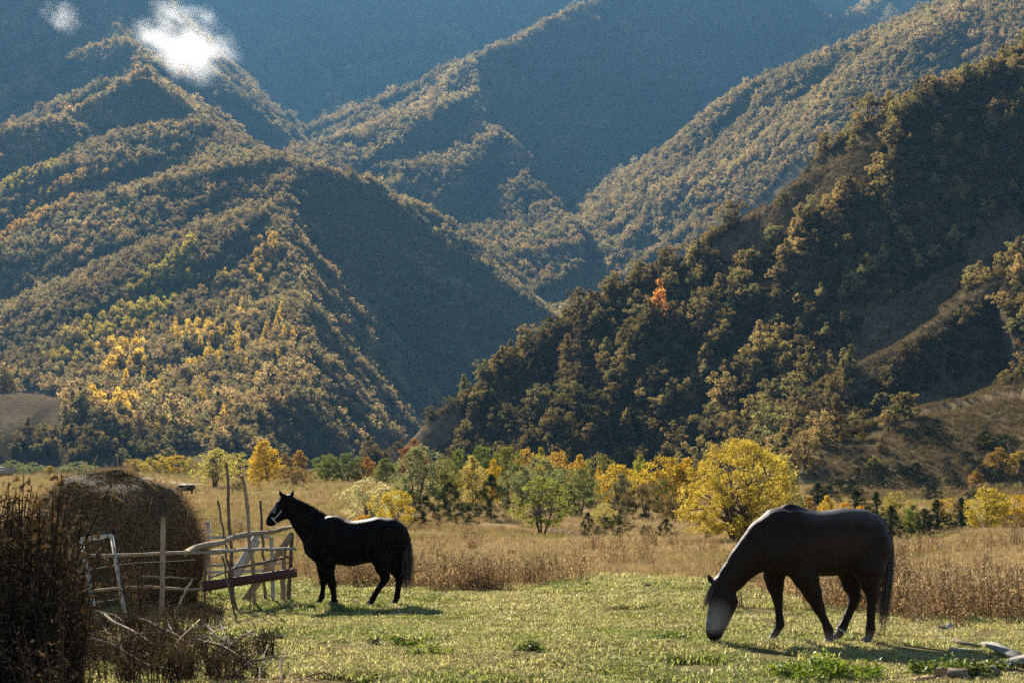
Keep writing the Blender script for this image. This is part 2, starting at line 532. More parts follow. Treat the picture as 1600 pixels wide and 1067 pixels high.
# ------------------------------------------------------------------ the air of the valley
def build_haze():
    m, nt, out = new_mat('haze_air')
    v = N(nt, 'ShaderNodeVolumePrincipled')
    v.inputs['Color'].default_value = (0.24, 0.60, 1.0, 1)
    v.inputs['Density'].default_value = 4.7e-5
    v.inputs['Anisotropy'].default_value = 0.0
    nt.links.new(v.outputs[0], out.inputs['Volume'])
    zmin = float(min(vv.co.z for vv in terrain.data.vertices)) - 1.0
    zmax = float(max(vv.co.z for vv in terrain.data.vertices)) + 25.0
    mb = MB().box(((0), (6700 - 60) / 2, (zmin + zmax) / 2), (9400, 6700 + 160, zmax - zmin))
    o = obj('haze', mb.data('haze', [m]))
    tag(o, 'thin blue autumn haze filling the valley', kind='stuff')
    return o
build_haze()
# ------------------------------------------------------------------ plants: shapes
M['bark'] = plain_mat('bark', (0.055, 0.042, 0.030), (0.12, 0.095, 0.07), 6.0, 0.9, 0.4)
M['bark_far'] = plain_mat('bark_far', (0.05, 0.04, 0.03), (0.08, 0.065, 0.05), 3.0, 0.9, 0.0)
M['leaf_object'] = foliage_mat('leaf_object', 'object', 0.45, 0.40)
M['leaf_instance'] = foliage_mat('leaf_instance', 'instance', 0.55, 0.4, (1.12, 1.04, .68))
M['needle_object'] = foliage_mat('needle_object', 'object', 0.15, 0.35)

def leaf_quads(c, size, rng, nrm=None, aspect=0.55, fold=0.18, up_bias=0.0):
    """one folded leaf-shaped face per centre"""
    n = len(c)
    d = rng.normal(size=(n, 3))
    if nrm is not None:
        d = d * 0.75 + nrm
    d[:, 2] += up_bias
    d /= np.linalg.norm(d, axis=1, keepdims=True) + 1e-9
    r = rng.normal(size=(n, 3))
    a = np.cross(d, r); a /= np.linalg.norm(a, axis=1, keepdims=True) + 1e-9
    b = np.cross(d, a)
    s = (size * rng.uniform(0.6, 1.3, n))[:, None]
    w = s * aspect
    v = np.stack([c - a * s * .5, c + b * w * .5 + d * s * fold, c + a * s * .5, c - b * w * .5 + d * s * fold], 1)
    f = np.arange(n * 4).reshape(n, 4)
    return v.reshape(-1, 3), f

def prof(shape, t):
    t = np.clip(t, 0, 1)
    if shape == 'round':
        return np.sqrt(np.clip(1 - (2 * t - 1) ** 2, 0, 1))
    if shape == 'dome':
        return np.where(t < .35, .72 + .28 * np.sin(t / .35 * np.pi / 2), np.sqrt(np.clip(1 - ((t - .35) / .65) ** 2, 0, 1)))
    if shape == 'cone':
        return np.where(t < .14, .5 + .5 * t / .14, np.clip(1 - (t - .14) / .86, 0.02, 1) ** .85)
    if shape == 'egg':
        return np.where(t < .3, .55 + .45 * np.sin(t / .3 * np.pi / 2), np.clip(1 - ((t - .3) / .7) ** 1.7, 0, 1))
    return np.ones_like(t)

def tree_mesh(seed, h=1.0, w=0.8, base=0.2, shape='round', stems=1, clumps=70, leaves=3000, leaf=0.03, clump_r=0.09,
              shell=0.65, limbs=26, trunk=0.022, lean=0.0, up=0.0, aspect=0.55, uneven=0.22):
    """returns (wood MB, leaf verts, leaf faces) of a tree of height h standing at the origin"""
    rng = np.random.default_rng(seed)
    cz0 = base * h; ch = h - cz0
    t = rng.uniform(0.02, 1.0, clumps * 3)
    keep = rng.uniform(0, 1, len(t)) < 0.25 + 0.75 * prof(shape, t)
    t = t[keep][:clumps]
    ang = rng.uniform(0, 2 * np.pi, len(t))
    lob = 1 + uneven * np.sin(ang * 3 + rng.uniform(0, 6)) * rng.uniform(.3, 1) + uneven * np.sin(ang * 5 + t * 7 + rng.uniform(0, 6)) * .7
    rad = prof(shape, t) * w * .5 * lob * (1 - (1 - shell) * rng.uniform(0, 1, len(t)) ** 1.2) * rng.uniform(.8, 1.05, len(t))
    inner = rng.uniform(0, 1, len(t)) < 0.25
    rad = np.where(inner, rad * rng.uniform(.2, .8, len(t)), rad)
    cc = np.stack([np.cos(ang) * rad + lean * t * h, np.sin(ang) * rad, cz0 + t * ch * .97], -1)
    wood = MB()
    fork = max(cz0 * .9, h * .06)
    starts = []
    for s in range(stems):
        a = rng.uniform(0, 2 * np.pi) if stems > 1 else 0
        sp = (0.24 * w if stems > 1 else 0.02 * w)
        top = np.array([np.cos(a) * sp * rng.uniform(.5, 1.5) + lean * h * .7, np.sin(a) * sp * rng.uniform(.5, 1.5), cz0 + ch * rng.uniform(.55, .8)])
        b0 = np.array([np.cos(a), np.sin(a), 0]) * (trunk * h * 2.0 if stems > 1 else 0)
        k = 7
        tt = np.linspace(0, 1, k)[:, None]
        pts = b0 + (top - b0) * np.concatenate([tt ** 1.25, tt ** 1.25, tt], 1)
        pts += rng.normal(0, .012 * h, pts.shape) * tt * (1 - tt) * 4
        pts[0, 2] -= 0.02 * h
        r0 = trunk * h * (1 if stems == 1 else rng.uniform(.5, .85))
        wood.tube(pts, r0 * (1.25 - 1.05 * np.linspace(0, 1, k)), 6)
        starts.append((pts, r0))
    for q in range(min(limbs, len(cc))):
        end = cc[q]
        pts, r0 = starts[rng.integers(len(starts))]
        lo = max(1, int(np.searchsorted(pts[:, 2], fork)))
        cand = [i for i in range(lo, len(pts) - 1) if pts[i, 2] < end[2]] or [min(lo, len(pts) - 2)]
        s0 = pts[cand[rng.integers(len(cand))]]
        mid = (s0 + end) / 2 + np.array([0, 0, .04 * h]) + rng.normal(0, .02 * h, 3)
        wood.tube(np.array([s0, mid, end]), np.array([.35, .22, .08]) * r0, 4, cap=False)
    per = rng.multinomial(leaves, np.full(len(cc), 1 / len(cc)))
    idx = np.repeat(np.arange(len(cc)), per)
    off = rng.normal(0, 1, (leaves, 3)); off /= np.linalg.norm(off, axis=1, keepdims=True) + 1e-9
    off *= (rng.uniform(0, 1, (leaves, 1)) ** .45) * clump_r * h * rng.uniform(.6, 1.35, len(cc))[idx][:, None] * np.array([1, 1, .8])
    c = cc[idx] + off
    c[:, 2] = np.maximum(c[:, 2], cz0 * .5 + .01 * h)
    nr = off / (np.linalg.norm(off, axis=1, keepdims=True) + 1e-9)
    lv, lf = leaf_quads(c, leaf * h, rng, nr * .8, aspect, up_bias=up)
    return wood, lv, lf

PROTO = {}
def proto(kind, **kw):
    wood, lv, lf = tree_mesh(**kw)
    mat = M['needle_object'] if kw.get('shape') == 'cone' and 'pine' in kind or 'juniper' in kind else M['leaf_object']
    PROTO[kind] = (wood.data(kind + '_trunk', [M['bark']], smooth=True), mesh_data(kind + '_crown', lv, lf, [mat]))

def one_mesh(kind, name, leafmat, **kw):
    """wood and leaves as one mesh (for trees too far off to show parts)"""
    wood, lv, lf = tree_mesh(**kw)
    wv = np.concatenate(wood.v); parts = [np.concatenate(x) for x in wood.f.values()]
    n = len(wv)
    faces = parts + [lf + n]
    mi = np.concatenate([np.zeros(len(p), int) for p in parts] + [np.ones(len(lf), int)])
    # mesh_data keeps list order, so indices line up
    me = mesh_data(name, np.concatenate([wv, lv]), faces, [M['bark_far'], leafmat], mi)
    PROTO[kind] = me
    return me

def tree(name, kind, loc, h, wscale, colour, label, cat='tree', group=None, rz=None):
    """a tree standing in the meadow: trunk with limbs, crown of leaves"""
    tm, cm = PROTO[kind]
    r = empty(name, (loc[0], loc[1], loc[2] - 0.02 * h), random.uniform(0, 6.28) if rz is None else rz)
    r.scale = (h * wscale, h * wscale, h)
    obj('trunk', tm, r)
    c = obj('crown', cm, r)
    c.color = (*colour, 1)
    return tag(r, label, cat, group)

# ------------------------------------------------------------------ scattering
PROTO_COL = {}
def scatter(name, pts, scale, rot, tint, protos, pick, label=None, kind='stuff', tilt=None):
    """one object that carries many small copies of the given meshes"""
    me = bpy.data.meshes.new(name)
    n = len(pts)
    me.vertices.add(n)
    me.vertices.foreach_set('co', np.asarray(pts, np.float32).ravel())
    def put(nm, typ, arr, key):
        a = me.attributes.new(nm, typ, 'POINT')
        a.data.foreach_set(key, np.ascontiguousarray(arr).ravel())
    put('scl', 'FLOAT', np.asarray(scale, np.float32), 'value')
    rv = np.zeros((n, 3), np.float32); rv[:, 2] = rot
    if tilt is not None: rv[:, :2] = tilt
    put('rot', 'FLOAT_VECTOR', rv, 'vector')
    tc = np.ones((n, 4), np.float32); tc[:, :3] = tint
    put('tint', 'FLOAT_COLOR', tc, 'color')
    put('pick', 'INT', np.asarray(pick, np.int32), 'value')
    o = obj(name, me)
    coll = bpy.data.collections.new(name + '_models')
    for i, pm in enumerate(protos):
        po = bpy.data.objects.new('%s_model_%02d' % (name, i), pm)
        coll.objects.link(po)
    g = bpy.data.node_groups.new(name + '_scatter', 'GeometryNodeTree')
    g.interface.new_socket('Geometry', in_out='INPUT', socket_type='NodeSocketGeometry')
    g.interface.new_socket('Geometry', in_out='OUTPUT', socket_type='NodeSocketGeometry')
    gi = g.nodes.new('NodeGroupInput'); go = g.nodes.new('NodeGroupOutput')
    ci = g.nodes.new('GeometryNodeCollectionInfo')
    ci.inputs['Collection'].default_value = coll
    ci.inputs['Separate Children'].default_value = True
    ci.inputs['Reset Children'].default_value = True
    ip = g.nodes.new('GeometryNodeInstanceOnPoints')
    ip.inputs['Pick Instance'].default_value = True
    def attr(nm, typ):
        a = g.nodes.new('GeometryNodeInputNamedAttribute'); a.data_type = typ
        a.inputs['Name'].default_value = nm
        return [s for s in a.outputs if s.enabled and s.name == 'Attribute'][0]
    g.links.new(gi.outputs[0], ip.inputs['Points'])
    g.links.new(ci.outputs[0], ip.inputs['Instance'])
    g.links.new(attr('pick', 'INT'), ip.inputs['Instance Index'])
    e2r = g.nodes.new('FunctionNodeEulerToRotation')
    g.links.new(attr('rot', 'FLOAT_VECTOR'), e2r.inputs[0])
    g.links.new(e2r.outputs[0], ip.inputs['Rotation'])
    g.links.new(attr('scl', 'FLOAT'), ip.inputs['Scale'])
    g.links.new(ip.outputs[0], go.inputs[0])
    md = o.modifiers.new('scatter', 'NODES')
    md.node_group = g
    if kind: o['kind'] = kind
    if label: o['label'] = label
    return o

# ------------------------------------------------------------------ forest on the slopes
FAR = []
for i in range(3):
    FAR.append(one_mesh('far%d' % i, 'far_broadleaf', M['leaf_instance'], seed=100 + i, h=(9, 7.5, 10.5)[i], w=(7.4, 9.5, 7.0)[i], base=.12, shape=('dome', 'round', 'egg')[i],
                        clumps=20, leaves=460, leaf=.075, clump_r=.15, shell=.6, limbs=6, uneven=.35, aspect=.8))
FAR.append(one_mesh('far3', 'far_slender', M['leaf_instance'], seed=110, h=11, w=5.2, base=.12, shape='egg', clumps=26, leaves=420, leaf=.07, clump_r=.10, shell=.8, limbs=4, aspect=.8))
FAR.append(one_mesh('far4', 'far_conifer', M['leaf_instance'], seed=111, h=12, w=5.0, base=.08, shape='cone', clumps=40, leaves=420, leaf=.065, clump_r=.06, shell=.85, limbs=4, aspect=.7))
for i in range(3):
    FAR.append(one_mesh('mid%d' % i, 'slope_broadleaf', M['leaf_instance'], seed=120 + i, h=(8.5, 7, 10)[i], w=(7.2, 8, 6)[i], base=.10, shape=('dome', 'round', 'egg')[i],
                        clumps=36, leaves=2600, leaf=.042, clump_r=.10, shell=.5, limbs=20, uneven=.4, aspect=.75))

def forest_points():
    rng = np.random.default_rng(11)
    X = []; Y = []; S = []
    for y0, y1, sp in ((270, 700, 5.2), (700, 1300, 4.4), (1300, 2300, 5.2), (2300, 3400, 7.4), (3400, 5700, 10.5)):
        n = int(0.84 * (y1 * y1 - y0 * y0) / 2 / (sp * sp))
        yy = np.sqrt(rng.uniform(y0 * y0, y1 * y1, n))
        xx = rng.uniform(-0.42, 0.42, n) * yy
        X.append(xx); Y.append(yy); S.append(np.full(n, sp / (5.6 if y0 != 270 else 5.2)))
    return np.concatenate(X), np.concatenate(Y), np.concatenate(S), rng

fx, fy, fs, frng = forest_points()
fz = lookup(_gz, fx, fy)
f_ok = (fz + 14 * fs - CAM_H) / fy > lookup(P_HOR, fx, fy) - 0.002
fx, fy, fs, fz = fx[f_ok], fy[f_ok], fs[f_ok], fz[f_ok]
fz = land(fx, fy)
steep = np.hypot(land(fx + 6, fy) - fz, land(fx, fy + 6) - fz) / 6
f_open = open_mask(fx, fy, fz)
patch = fbm(fx / 45, fy / 45, 61, 4)
dens = np.where(fy < 700, np.where(patch > -.15, .95, .6), 1.0)
keep = (fz > valley(fx, fy) + 2.5) & (~f_open | (frng.uniform(0, 1, len(fx)) < .012)) & (frng.uniform(0, 1, len(fx)) < dens) & (steep < 1.5)
fx, fy, fs, fz = fx[keep], fy[keep], fs[keep], fz[keep]
nf = len(fx)
base_cols = np.array([(.133, .103, .053), (.114, .097, .053), (.147, .108, .057), (.101, .091, .050), (.157, .112, .062), (.121, .085, .051)])
tint = base_cols[frng.integers(0, len(base_cols), nf)]
reg = fbm(fx / 160, fy / 160, 71, 3)[:, None]
tint = tint * 1.95 * (1 + .45 * reg) * frng.uniform(.6, 1.4, (nf, 1))
fpx, fpy = px_of(fx, fy, fz)
pick = np.where(fy < 720, frng.integers(5, 8, nf), frng.integers(0, 3, nf))
con = frng.uniform(0, 1, nf) < np.where(fy > 1500, .018, .008)
pick = np.where(con, 4, pick); tint[con] = np.array([.028, .04, .022]) * frng.uniform(.8, 1.3, (con.sum(), 1))
# stands of golden and yellow-green trees on the left hill
def stand(poly, prob, cols, which=3):
    m = inside(poly, fpx + fbm(fx / 30, fy / 30, 5, 2) * 12, fpy) & (fy > 600) & (fy < 2400) & (frng.uniform(0, 1, nf) < prob)
    cols = np.array(cols)
    tint[m] = cols[frng.integers(0, len(cols), m.sum())] * frng.uniform(.8, 1.15, (m.sum(), 1))
    pick[m] = which
GOLD = [(.60, .42, .085), (.64, .46, .10), (.56, .38, .07)]
LIME = [(.33, .27, .06), (.36, .29, .07), (.30, .25, .06)]
stand([(0, 350), (100, 290), (190, 265), (195, 290), (110, 330), (0, 400)], .55, [(.38, .23, .06), (.34, .22, .07), (.3, .2, .07)])
stand([(0, 300), (80, 245), (120, 240), (60, 290), (0, 320)], .5, LIME)
stand([(170, 500), (240, 430), (300, 400), (310, 420), (270, 500), (190, 530)], .7, LIME)
stand([(60, 570), (150, 500), (180, 540), (120, 590)], .35, LIME)
stand([(160, 560), (230, 530), (225, 570), (165, 590)], .6, GOLD)
stand([(130, 600), (180, 590), (190, 640), (330, 580), (400, 490), (380, 480), (270, 530), (290, 600), (200, 680), (130, 640)], .10, GOLD)
stand([(390, 400), (430, 375), (440, 420), (400, 440)], .5, [(.36, .26, .07), (.4, .27, .06)])
tint = np.where((fy < 720)[:, None], tint * np.array([.84, .87, .75]), tint)
size = 1.08 * fs * np.exp(frng.normal(0, .28, nf)) * np.where(pick == 3, 1.15, 1.0) * np.where(fy < 720, .76, 1.0)
# trees on slopes turned away from the sun stay smaller
gxs = (land(fx + 5, fy) - land(fx - 5, fy)) / 10; gys = (land(fx, fy + 5) - land(fx, fy - 5)) / 10
lit = (-gxs * sun_dir.x - gys * sun_dir.y + sun_dir.z) / np.sqrt(1 + gxs ** 2 + gys ** 2)
size = size * np.interp(lit, [-.12, .10], [.5, 1.0])
# lower brush at the foot of the right slope
size = np.where((fy < 420), size * .8, size)
# golden trees standing out of the wood on the left hill
GOLDEN = [(1128,230),(1100,250),(1130,290),(1090,310),(1050,340),(940,365),(1085,400),(970,465),(1040,480),(1010,495),(910,520),(960,525),(845,530),(730,565),(820,575),
 (860,580),(940,585),(990,595),(780,600),(740,620),(880,630),(915,620),(970,635),(1000,625),(835,655),(870,680),(920,675),(990,680),(830,715),(860,705),(1175,510),
 (1160,540),(1110,590),(1095,630),(1150,580),(1185,600),(1220,605),(1165,635),(1155,700),(1025,725),(990,755),(1070,800),(910,735),(850,790),(780,795),(680,770),
 (705,770),(600,730),(600,765),(540,735),(490,640),(530,640),(570,630),(470,680),(630,585),(560,580),(375,600),(430,765),(490,770),(480,790),(525,795),(370,805),
 (595,880),(580,940),(620,965),(655,995),(725,935),(700,965),(830,860),(850,870),(960,905),(930,940),(900,970),(870,1030),(910,1020)]
GOLD_AT = [hit(cx / 2.667, 300 + (cy + 14) / 2.667, 600) for cx, cy in GOLDEN]
for g_ in GOLD_AT:      # room for them in the wood
    near_ = (np.hypot(fx - g_[0], fy - g_[1]) < 6.5) | ((np.abs(fx / fy - g_[0] / g_[1]) < .0026) & (fy < g_[1]) & (fy > g_[1] - 26))
    for nm_ in ('fx', 'fy', 'fs', 'fz', 'fpx', 'fpy', 'pick', 'tint', 'size'):
        globals()[nm_] = globals()[nm_][~near_]
nf = len(fx)
# the largest trees on the near slope stand singly; the rest of the wood is one mass
order = np.argsort(-(size / fy))
vis = (fz + 5 * size - CAM_H) / fy > lookup(P_HOR, fx, fy) - 0.0005
vis &= (fpx > -5) & (fpx < 1605) & (fpy < 715)
M['leaf_far_object'] = foliage_mat('leaf_far_object', 'object', 0.55, 0.4, (1.12, 1.04, .68))
SLOPE = [one_mesh('slope%d' % i, 'hillside_tree', M['leaf_far_object'], seed=130 + i, h=(8.5, 7, 10, 8)[i], w=(7.2, 8, 6, 7)[i], base=.10, shape=('dome', 'round', 'egg', 'dome')[i],
                  clumps=(36, 34, 40, 30)[i], leaves=2600, leaf=.042, clump_r=.10, shell=.5, limbs=20, uneven=.4, aspect=.75) for i in range(4)]
single = [i for i in order if vis[i] and fy[i] < 720 and pick[i] >= 5][:240]
taken = np.zeros(nf, bool)
for i in single:
    taken[i] = True
    o = obj('hillside_tree', SLOPE[int(frng.integers(0, 4))])
    o.location = (fx[i], fy[i], fz[i] - .3); s = float(size[i])
    o.scale = (s, s, s); o.rotation_euler = (0, 0, float(frng.uniform(0, 6.28)))
    o.color = (*[float(c) for c in tint[i]], 1)
    hue = 'rusty brown' if tint[i][1] / tint[i][0] < .78 else ('dull green' if tint[i][1] / tint[i][0] > .9 else 'olive brown')
    tone = 'pale ' if tint[i].mean() > .19 else ('dark ' if tint[i].mean() < .13 else '')
    X_, Y_ = fpx[i], fpy[i]
    where = ('on the toe of the near slope, left of the orange tree' if X_ < 960 else 'near the orange tree on the near slope' if X_ < 1130 else
             'below the grassy crest of the near slope' if X_ < 1330 and Y_ < 480 else 'low on the near slope behind the yellow willow' if X_ < 1330 else
             'on the crest of the near slope, right of its grassy strip' if Y_ < 330 else 'on the rib above the bare foot of the near slope')
    tag(o, tone + hue + ' tree ' + where, 'tree', tone + hue + ' trees ' + where)
rest = ~taken
# undergrowth between the trees of the near slope
ux = frng.uniform(-.12, .42, 60000); uy = np.sqrt(frng.uniform(300 ** 2, 640 ** 2, 60000)); ux = ux * uy
uz = lookup(_gz, ux, uy)
uk = ((uz + 3 - CAM_H) / uy > lookup(P_HOR, ux, uy) - .001) & ~open_mask(ux, uy, uz) & (uz > valley(ux, uy) + 2)
ux, uy = ux[uk], uy[uk]; uz = land(ux, uy)
ut = np.array([(.10, .085, .04), (.13, .095, .05), (.08, .075, .035), (.15, .10, .055)])[frng.integers(0, 4, len(ux))] * frng.uniform(.7, 1.4, (len(ux), 1))
scatter('hillside_undergrowth', np.stack([ux, uy, uz - .15], -1), frng.uniform(.10, .28, len(ux)), frng.uniform(0, 6.28, len(ux)), ut, FAR[:3], frng.integers(0, 3, len(ux)),
        'low brown undergrowth between the trees of the near slope')
scatter('hillside_forest', np.stack([fx, fy, fz - .3], -1)[rest], size[rest], frng.uniform(0, 6.28, rest.sum()), tint[rest], FAR, pick[rest],
        'brown and olive autumn forest covering the mountain slopes')
print('forest', nf, 'single', len(single))

GOLD_ME = [one_mesh('gold%d' % i, 'golden_tree', M['leaf_far_object'], seed=150 + i, h=1, w=.50 + .12 * i, base=.06, shape='cone', clumps=44, leaves=1100, leaf=.05,
                    clump_r=.10, shell=.7, limbs=8, aspect=.8) for i in range(2)]
grng = np.random.default_rng(5)
for (cx, cy), p in zip(GOLDEN, GOLD_AT):
    hh = float(np.clip(23 / F * p[1], 8, 18) * grng.uniform(.8, 1.25))
    o = obj('golden_tree', GOLD_ME[int(grng.integers(0, 2))])
    o.location = p - np.array([0, 0, .3]); o.scale = (hh, hh, hh); o.rotation_euler = (0, 0, float(grng.uniform(0, 6.28)))
    c = np.array(GOLD[int(grng.integers(0, 3))]) * grng.uniform(.85, 1.15)
    o.color = (*[float(v) for v in c], 1)
    where = ('at the top of the golden stand on the left hill' if cy < 420 else 'at the right end of the golden stand on the left hill' if cx > 1080 else
             'low on the left hill, below the golden stand' if cy > 840 else 'in the middle of the golden stand on the left hill' if cx > 700 else 'on the left side of the golden stand on the left hill')
    tag(o, 'golden yellow tree ' + where, 'tree', 'golden trees ' + where)
p = hit(1030, 500, 400)
o = obj('orange_tree', one_mesh('gold9', 'orange_tree', M['leaf_far_object'], seed=160, h=1, w=.62, base=.08, shape='cone', clumps=46, leaves=1800, leaf=.04, clump_r=.08, shell=.7, limbs=10, aspect=.8))
o.location = p; hh = 66 / F * p[1]; o.scale = (hh * .95, hh * .95, hh); o.color = (.56, .27, .075, 1)
tag(o, 'bright orange pointed tree, the only one on the dark near slope', 'tree')
# ------------------------------------------------------------------ trees and shrubs of the valley floor
proto('willow', seed=201, w=1.18, base=.10, shape='dome', stems=12, clumps=360, leaves=34000, leaf=.017, clump_r=.055, shell=.82, limbs=130, trunk=.026, uneven=.05)
proto('bush', seed=202, w=1.15, base=.02, shape='dome', stems=7, clumps=80, leaves=6000, leaf=.036, clump_r=.10, shell=.7, limbs=40, trunk=.018, uneven=.14)
proto('bush_b', seed=203, w=1.10, base=.03, shape='round', stems=6, clumps=70, leaves=5000, leaf=.038, clump_r=.10, shell=.65, limbs=40, trunk=.018, uneven=.22)
proto('round', seed=204, w=.85, base=.10, shape='dome', stems=3, clumps=80, leaves=5500, leaf=.034, clump_r=.09, shell=.66, limbs=40, trunk=.02, uneven=.2)
proto('egg', seed=205, w=.72, base=.08, shape='egg', stems=2, clumps=80, leaves=5500, leaf=.032, clump_r=.08, shell=.66, limbs=40, trunk=.02, uneven=.18)
proto('egg_b', seed=206, w=.66, base=.06, shape='egg', stems=3, clumps=70, leaves=5000, leaf=.034, clump_r=.085, shell=.66, limbs=40, trunk=.018, uneven=.25)
proto('open', seed=207, w=.98, base=.17, shape='dome', stems=4, clumps=95, leaves=3000, leaf=.036, clump_r=.075, shell=.55, limbs=80, trunk=.024, uneven=.2)
proto('juniper', seed=208, w=.95, base=.0, shape='egg', stems=3, clumps=90, leaves=7000, leaf=.040, clump_r=.085, shell=.75, limbs=12, trunk=.016, uneven=.16, aspect=.3, up=.4)
proto('juniper_b', seed=209, w=1.05, base=.0, shape='dome', stems=4, clumps=80, leaves=6000, leaf=.045, clump_r=.10, shell=.75, limbs=12, trunk=.016, uneven=.24, aspect=.3, up=.4)
proto('pine', seed=210, w=.62, base=.03, shape='cone', stems=1, clumps=130, leaves=6000, leaf=.034, clump_r=.055, shell=.8, limbs=60, trunk=.02, uneven=.22, aspect=.3)
PW = dict(willow=1.18, bush=1.15, bush_b=1.1, round=.85, egg=.72, egg_b=.66, open=.98, juniper=.95, juniper_b=1.05, pine=.62)

C_GOLD = (.50, .35, .06); C_YEL = (.46, .35, .06); C_PALE = (.40, .36, .13); C_LIME = (.27, .28, .075); C_GREEN = (.15, .18, .06)
C_GREY = (.20, .22, .125); C_SILV = (.46, .43, .27); C_ORNG = (.44, .30, .08); C_BROWN = (.20, .13, .065); C_DARK = (.032, .045, .024); C_OLIVE = (.20, .19, .07)

def mtree(name, kind, px, base_y, top_y, width, colour, label, cat=None, group=None, dmin=35.0, depth=None):
    if depth is None:
        p = hit(px, base_y, dmin)
    else:
        x = (px - 800) / F * depth
        p = np.array([x, depth, gz(x, depth)])
    d = p[1]
    z_top = CAM_H + (HZ - top_y) / F * d
    h = max(z_top - p[2], 0.3)
    ws = (1.7 if kind == 'pine' else 1.4 if d >= 100 else 1.2) * (width / F * d) / (h * PW[kind])
    cat = cat or ('tree' if name.endswith('tree') else 'shrub')
    return tree(name, kind, p, h, ws, colour, label, cat, group)

BIG = mtree('willow_tree', 'willow', 1152, 851, 682, 160, (.45, .35, .075), 'large bushy yellow willow with many stems, behind the grazing horse', depth=64)
T = mtree
T('willow_tree', 'round', 1212, 800, 702, 82, C_PALE, 'pale yellow tree just behind the right side of the large willow', depth=78)
T('small_tree', 'open', 848, 841, 743, 88, (.20, .22, .06), 'open green tree with bare forked stems standing in the brown weeds', 'tree', depth=80)
T('silver_shrub', 'bush', 577, 815, 744, 82, C_SILV, 'round silvery white willow shrub behind the black horse\'s back', depth=95)
T('yellow_shrub', 'bush_b', 618, 830, 764, 58, C_YEL, 'yellow green shrub touching the silvery shrub', depth=85)
T('orange_shrub', 'bush_b', 572, 824, 803, 36, (.50, .30, .05), 'low orange shrub at the foot of the silvery shrub', depth=78)
# dark junipers in the middle
T('juniper_shrub', 'juniper', 665, 830, 774, 46, C_DARK, 'dark juniper next to the yellow green shrub', depth=88)
T('juniper_shrub', 'juniper_b', 638, 790, 764, 26, C_DARK, 'small dark juniper behind the yellow green shrub', depth=110)
T('juniper_shrub', 'juniper', 702, 800, 752, 42, (.028, .042, .02), 'dark juniper in front of the pale yellow tree, second from the left of the row', depth=104)
T('juniper_shrub', 'juniper_b', 728, 818, 782, 44, C_DARK, 'low dark juniper with a sunlit edge above the bare bank', depth=92)
T('juniper_shrub', 'juniper', 768, 800, 740, 46, (.04, .055, .03), 'large blackish juniper casting a shadow down the bank', depth=104)
T('juniper_shrub', 'juniper', 919, 836, 800, 26, C_DARK, 'upright dark juniper right of the open green tree', depth=74)
T('juniper_shrub', 'juniper_b', 962, 832, 803, 50, C_DARK, 'broad low dark juniper in the weeds beside the pale rubble', depth=76)
T('juniper_shrub', 'juniper_b', 1009, 834, 818, 18, C_DARK, 'tiny dark juniper between two larger ones in the dry grass', depth=74)
T('juniper_shrub', 'juniper', 1041, 835, 810, 32, C_DARK, 'small dark juniper left of the large willow', depth=74)
T('juniper_shrub', 'juniper', 1106, 840, 826, 11, C_DARK, 'very small juniper close to the stems of the large willow', depth=66)
T('pale_shrub', 'bush', 945, 815, 784, 36, C_PALE, 'small pale green shrub behind the junipers', depth=96)
# middle thicket
T('grey_tree', 'round', 651, 782, 692, 58, C_GREY, 'tall grey green tree at the left end of the thicket', depth=122)
T('yellow_green_tree', 'round', 697, 785, 714, 46, C_OLIVE, 'olive yellow tree between the grey green tree and the pale yellow tree', depth=126)
T('pale_yellow_tree', 'egg', 740, 790, 705, 36, (.44, .36, .14), 'slim pale yellow tree in the middle of the thicket', depth=128)
T('green_tree', 'round', 715, 775, 698, 30, C_GREEN, 'small green tree at the back left of the thicket', depth=150)
T('green_tree', 'round', 752, 775, 693, 44, (.13, .16, .055), 'green tree rising behind the pale yellow tree', depth=150)
T('green_tree', 'round', 791, 775, 694, 46, (.18, .18, .05), 'green tree with a golden crown top in the thicket', depth=148)
T('autumn_tree', 'egg_b', 772, 785, 716, 26, C_GOLD, 'narrow golden tree half hidden in the thicket', 'tree', depth=134)
T('grey_tree', 'round', 808, 795, 722, 46, (.19, .21, .12), 'grey green tree left of the open green tree, at the thicket\'s front', depth=118)
T('grey_tree', 'round', 842, 795, 712, 54, C_GREY, 'broad grey green tree directly behind the open green tree', depth=124)
T('grey_tree', 'bush_b', 878, 800, 730, 44, (.18, .20, .105), 'grey green shrubby tree right behind the open green tree', depth=118)
T('orange_tree', 'round', 820, 775, 698, 34, C_ORNG, 'orange tree at the back, left of a yellow green tip', depth=165)
T('yellow_green_tree', 'egg', 846, 772, 692, 24, (.34, .31, .06), 'pointed yellow green tree between two orange ones', depth=168)
T('orange_tree', 'round', 874, 775, 702, 38, (.44, .29, .075), 'orange tree at the back above the grey green trees', depth=165)
T('orange_tree', 'egg', 905, 775, 704, 28, (.50, .33, .06), 'yellow orange tree at the back, right of the orange pair', depth=165)
T('olive_tree', 'round', 941, 780, 706, 46, C_OLIVE, 'olive tree behind a tiny orange shrub', depth=160)
T('orange_shrub', 'egg', 936, 765, 722, 14, C_ORNG, 'tiny orange shrub in front of the olive tree', depth=150)
T('golden_shrub', 'round', 962, 785, 722, 46, C_GOLD, 'golden orange tree at the thicket\'s centre right', 'tree', depth=142)
T('lime_tree', 'egg', 1000, 780, 703, 28, (.28, .29, .06), 'pointed lime green tree in the yellow belt', depth=160)
T('autumn_tree', 'round', 1040, 785, 710, 62, (.46, .33, .05), 'broad golden tree left of the large willow', 'tree', depth=150)
T('autumn_tree', 'egg_b', 1072, 785, 714, 40, (.50, .33, .05), 'golden tree partly covered by the large willow', 'tree', depth=150)
T('grey_tree', 'round', 905, 812, 728, 58, (.16, .185, .08), 'tall dull green tree in front of the orange trees', depth=112)
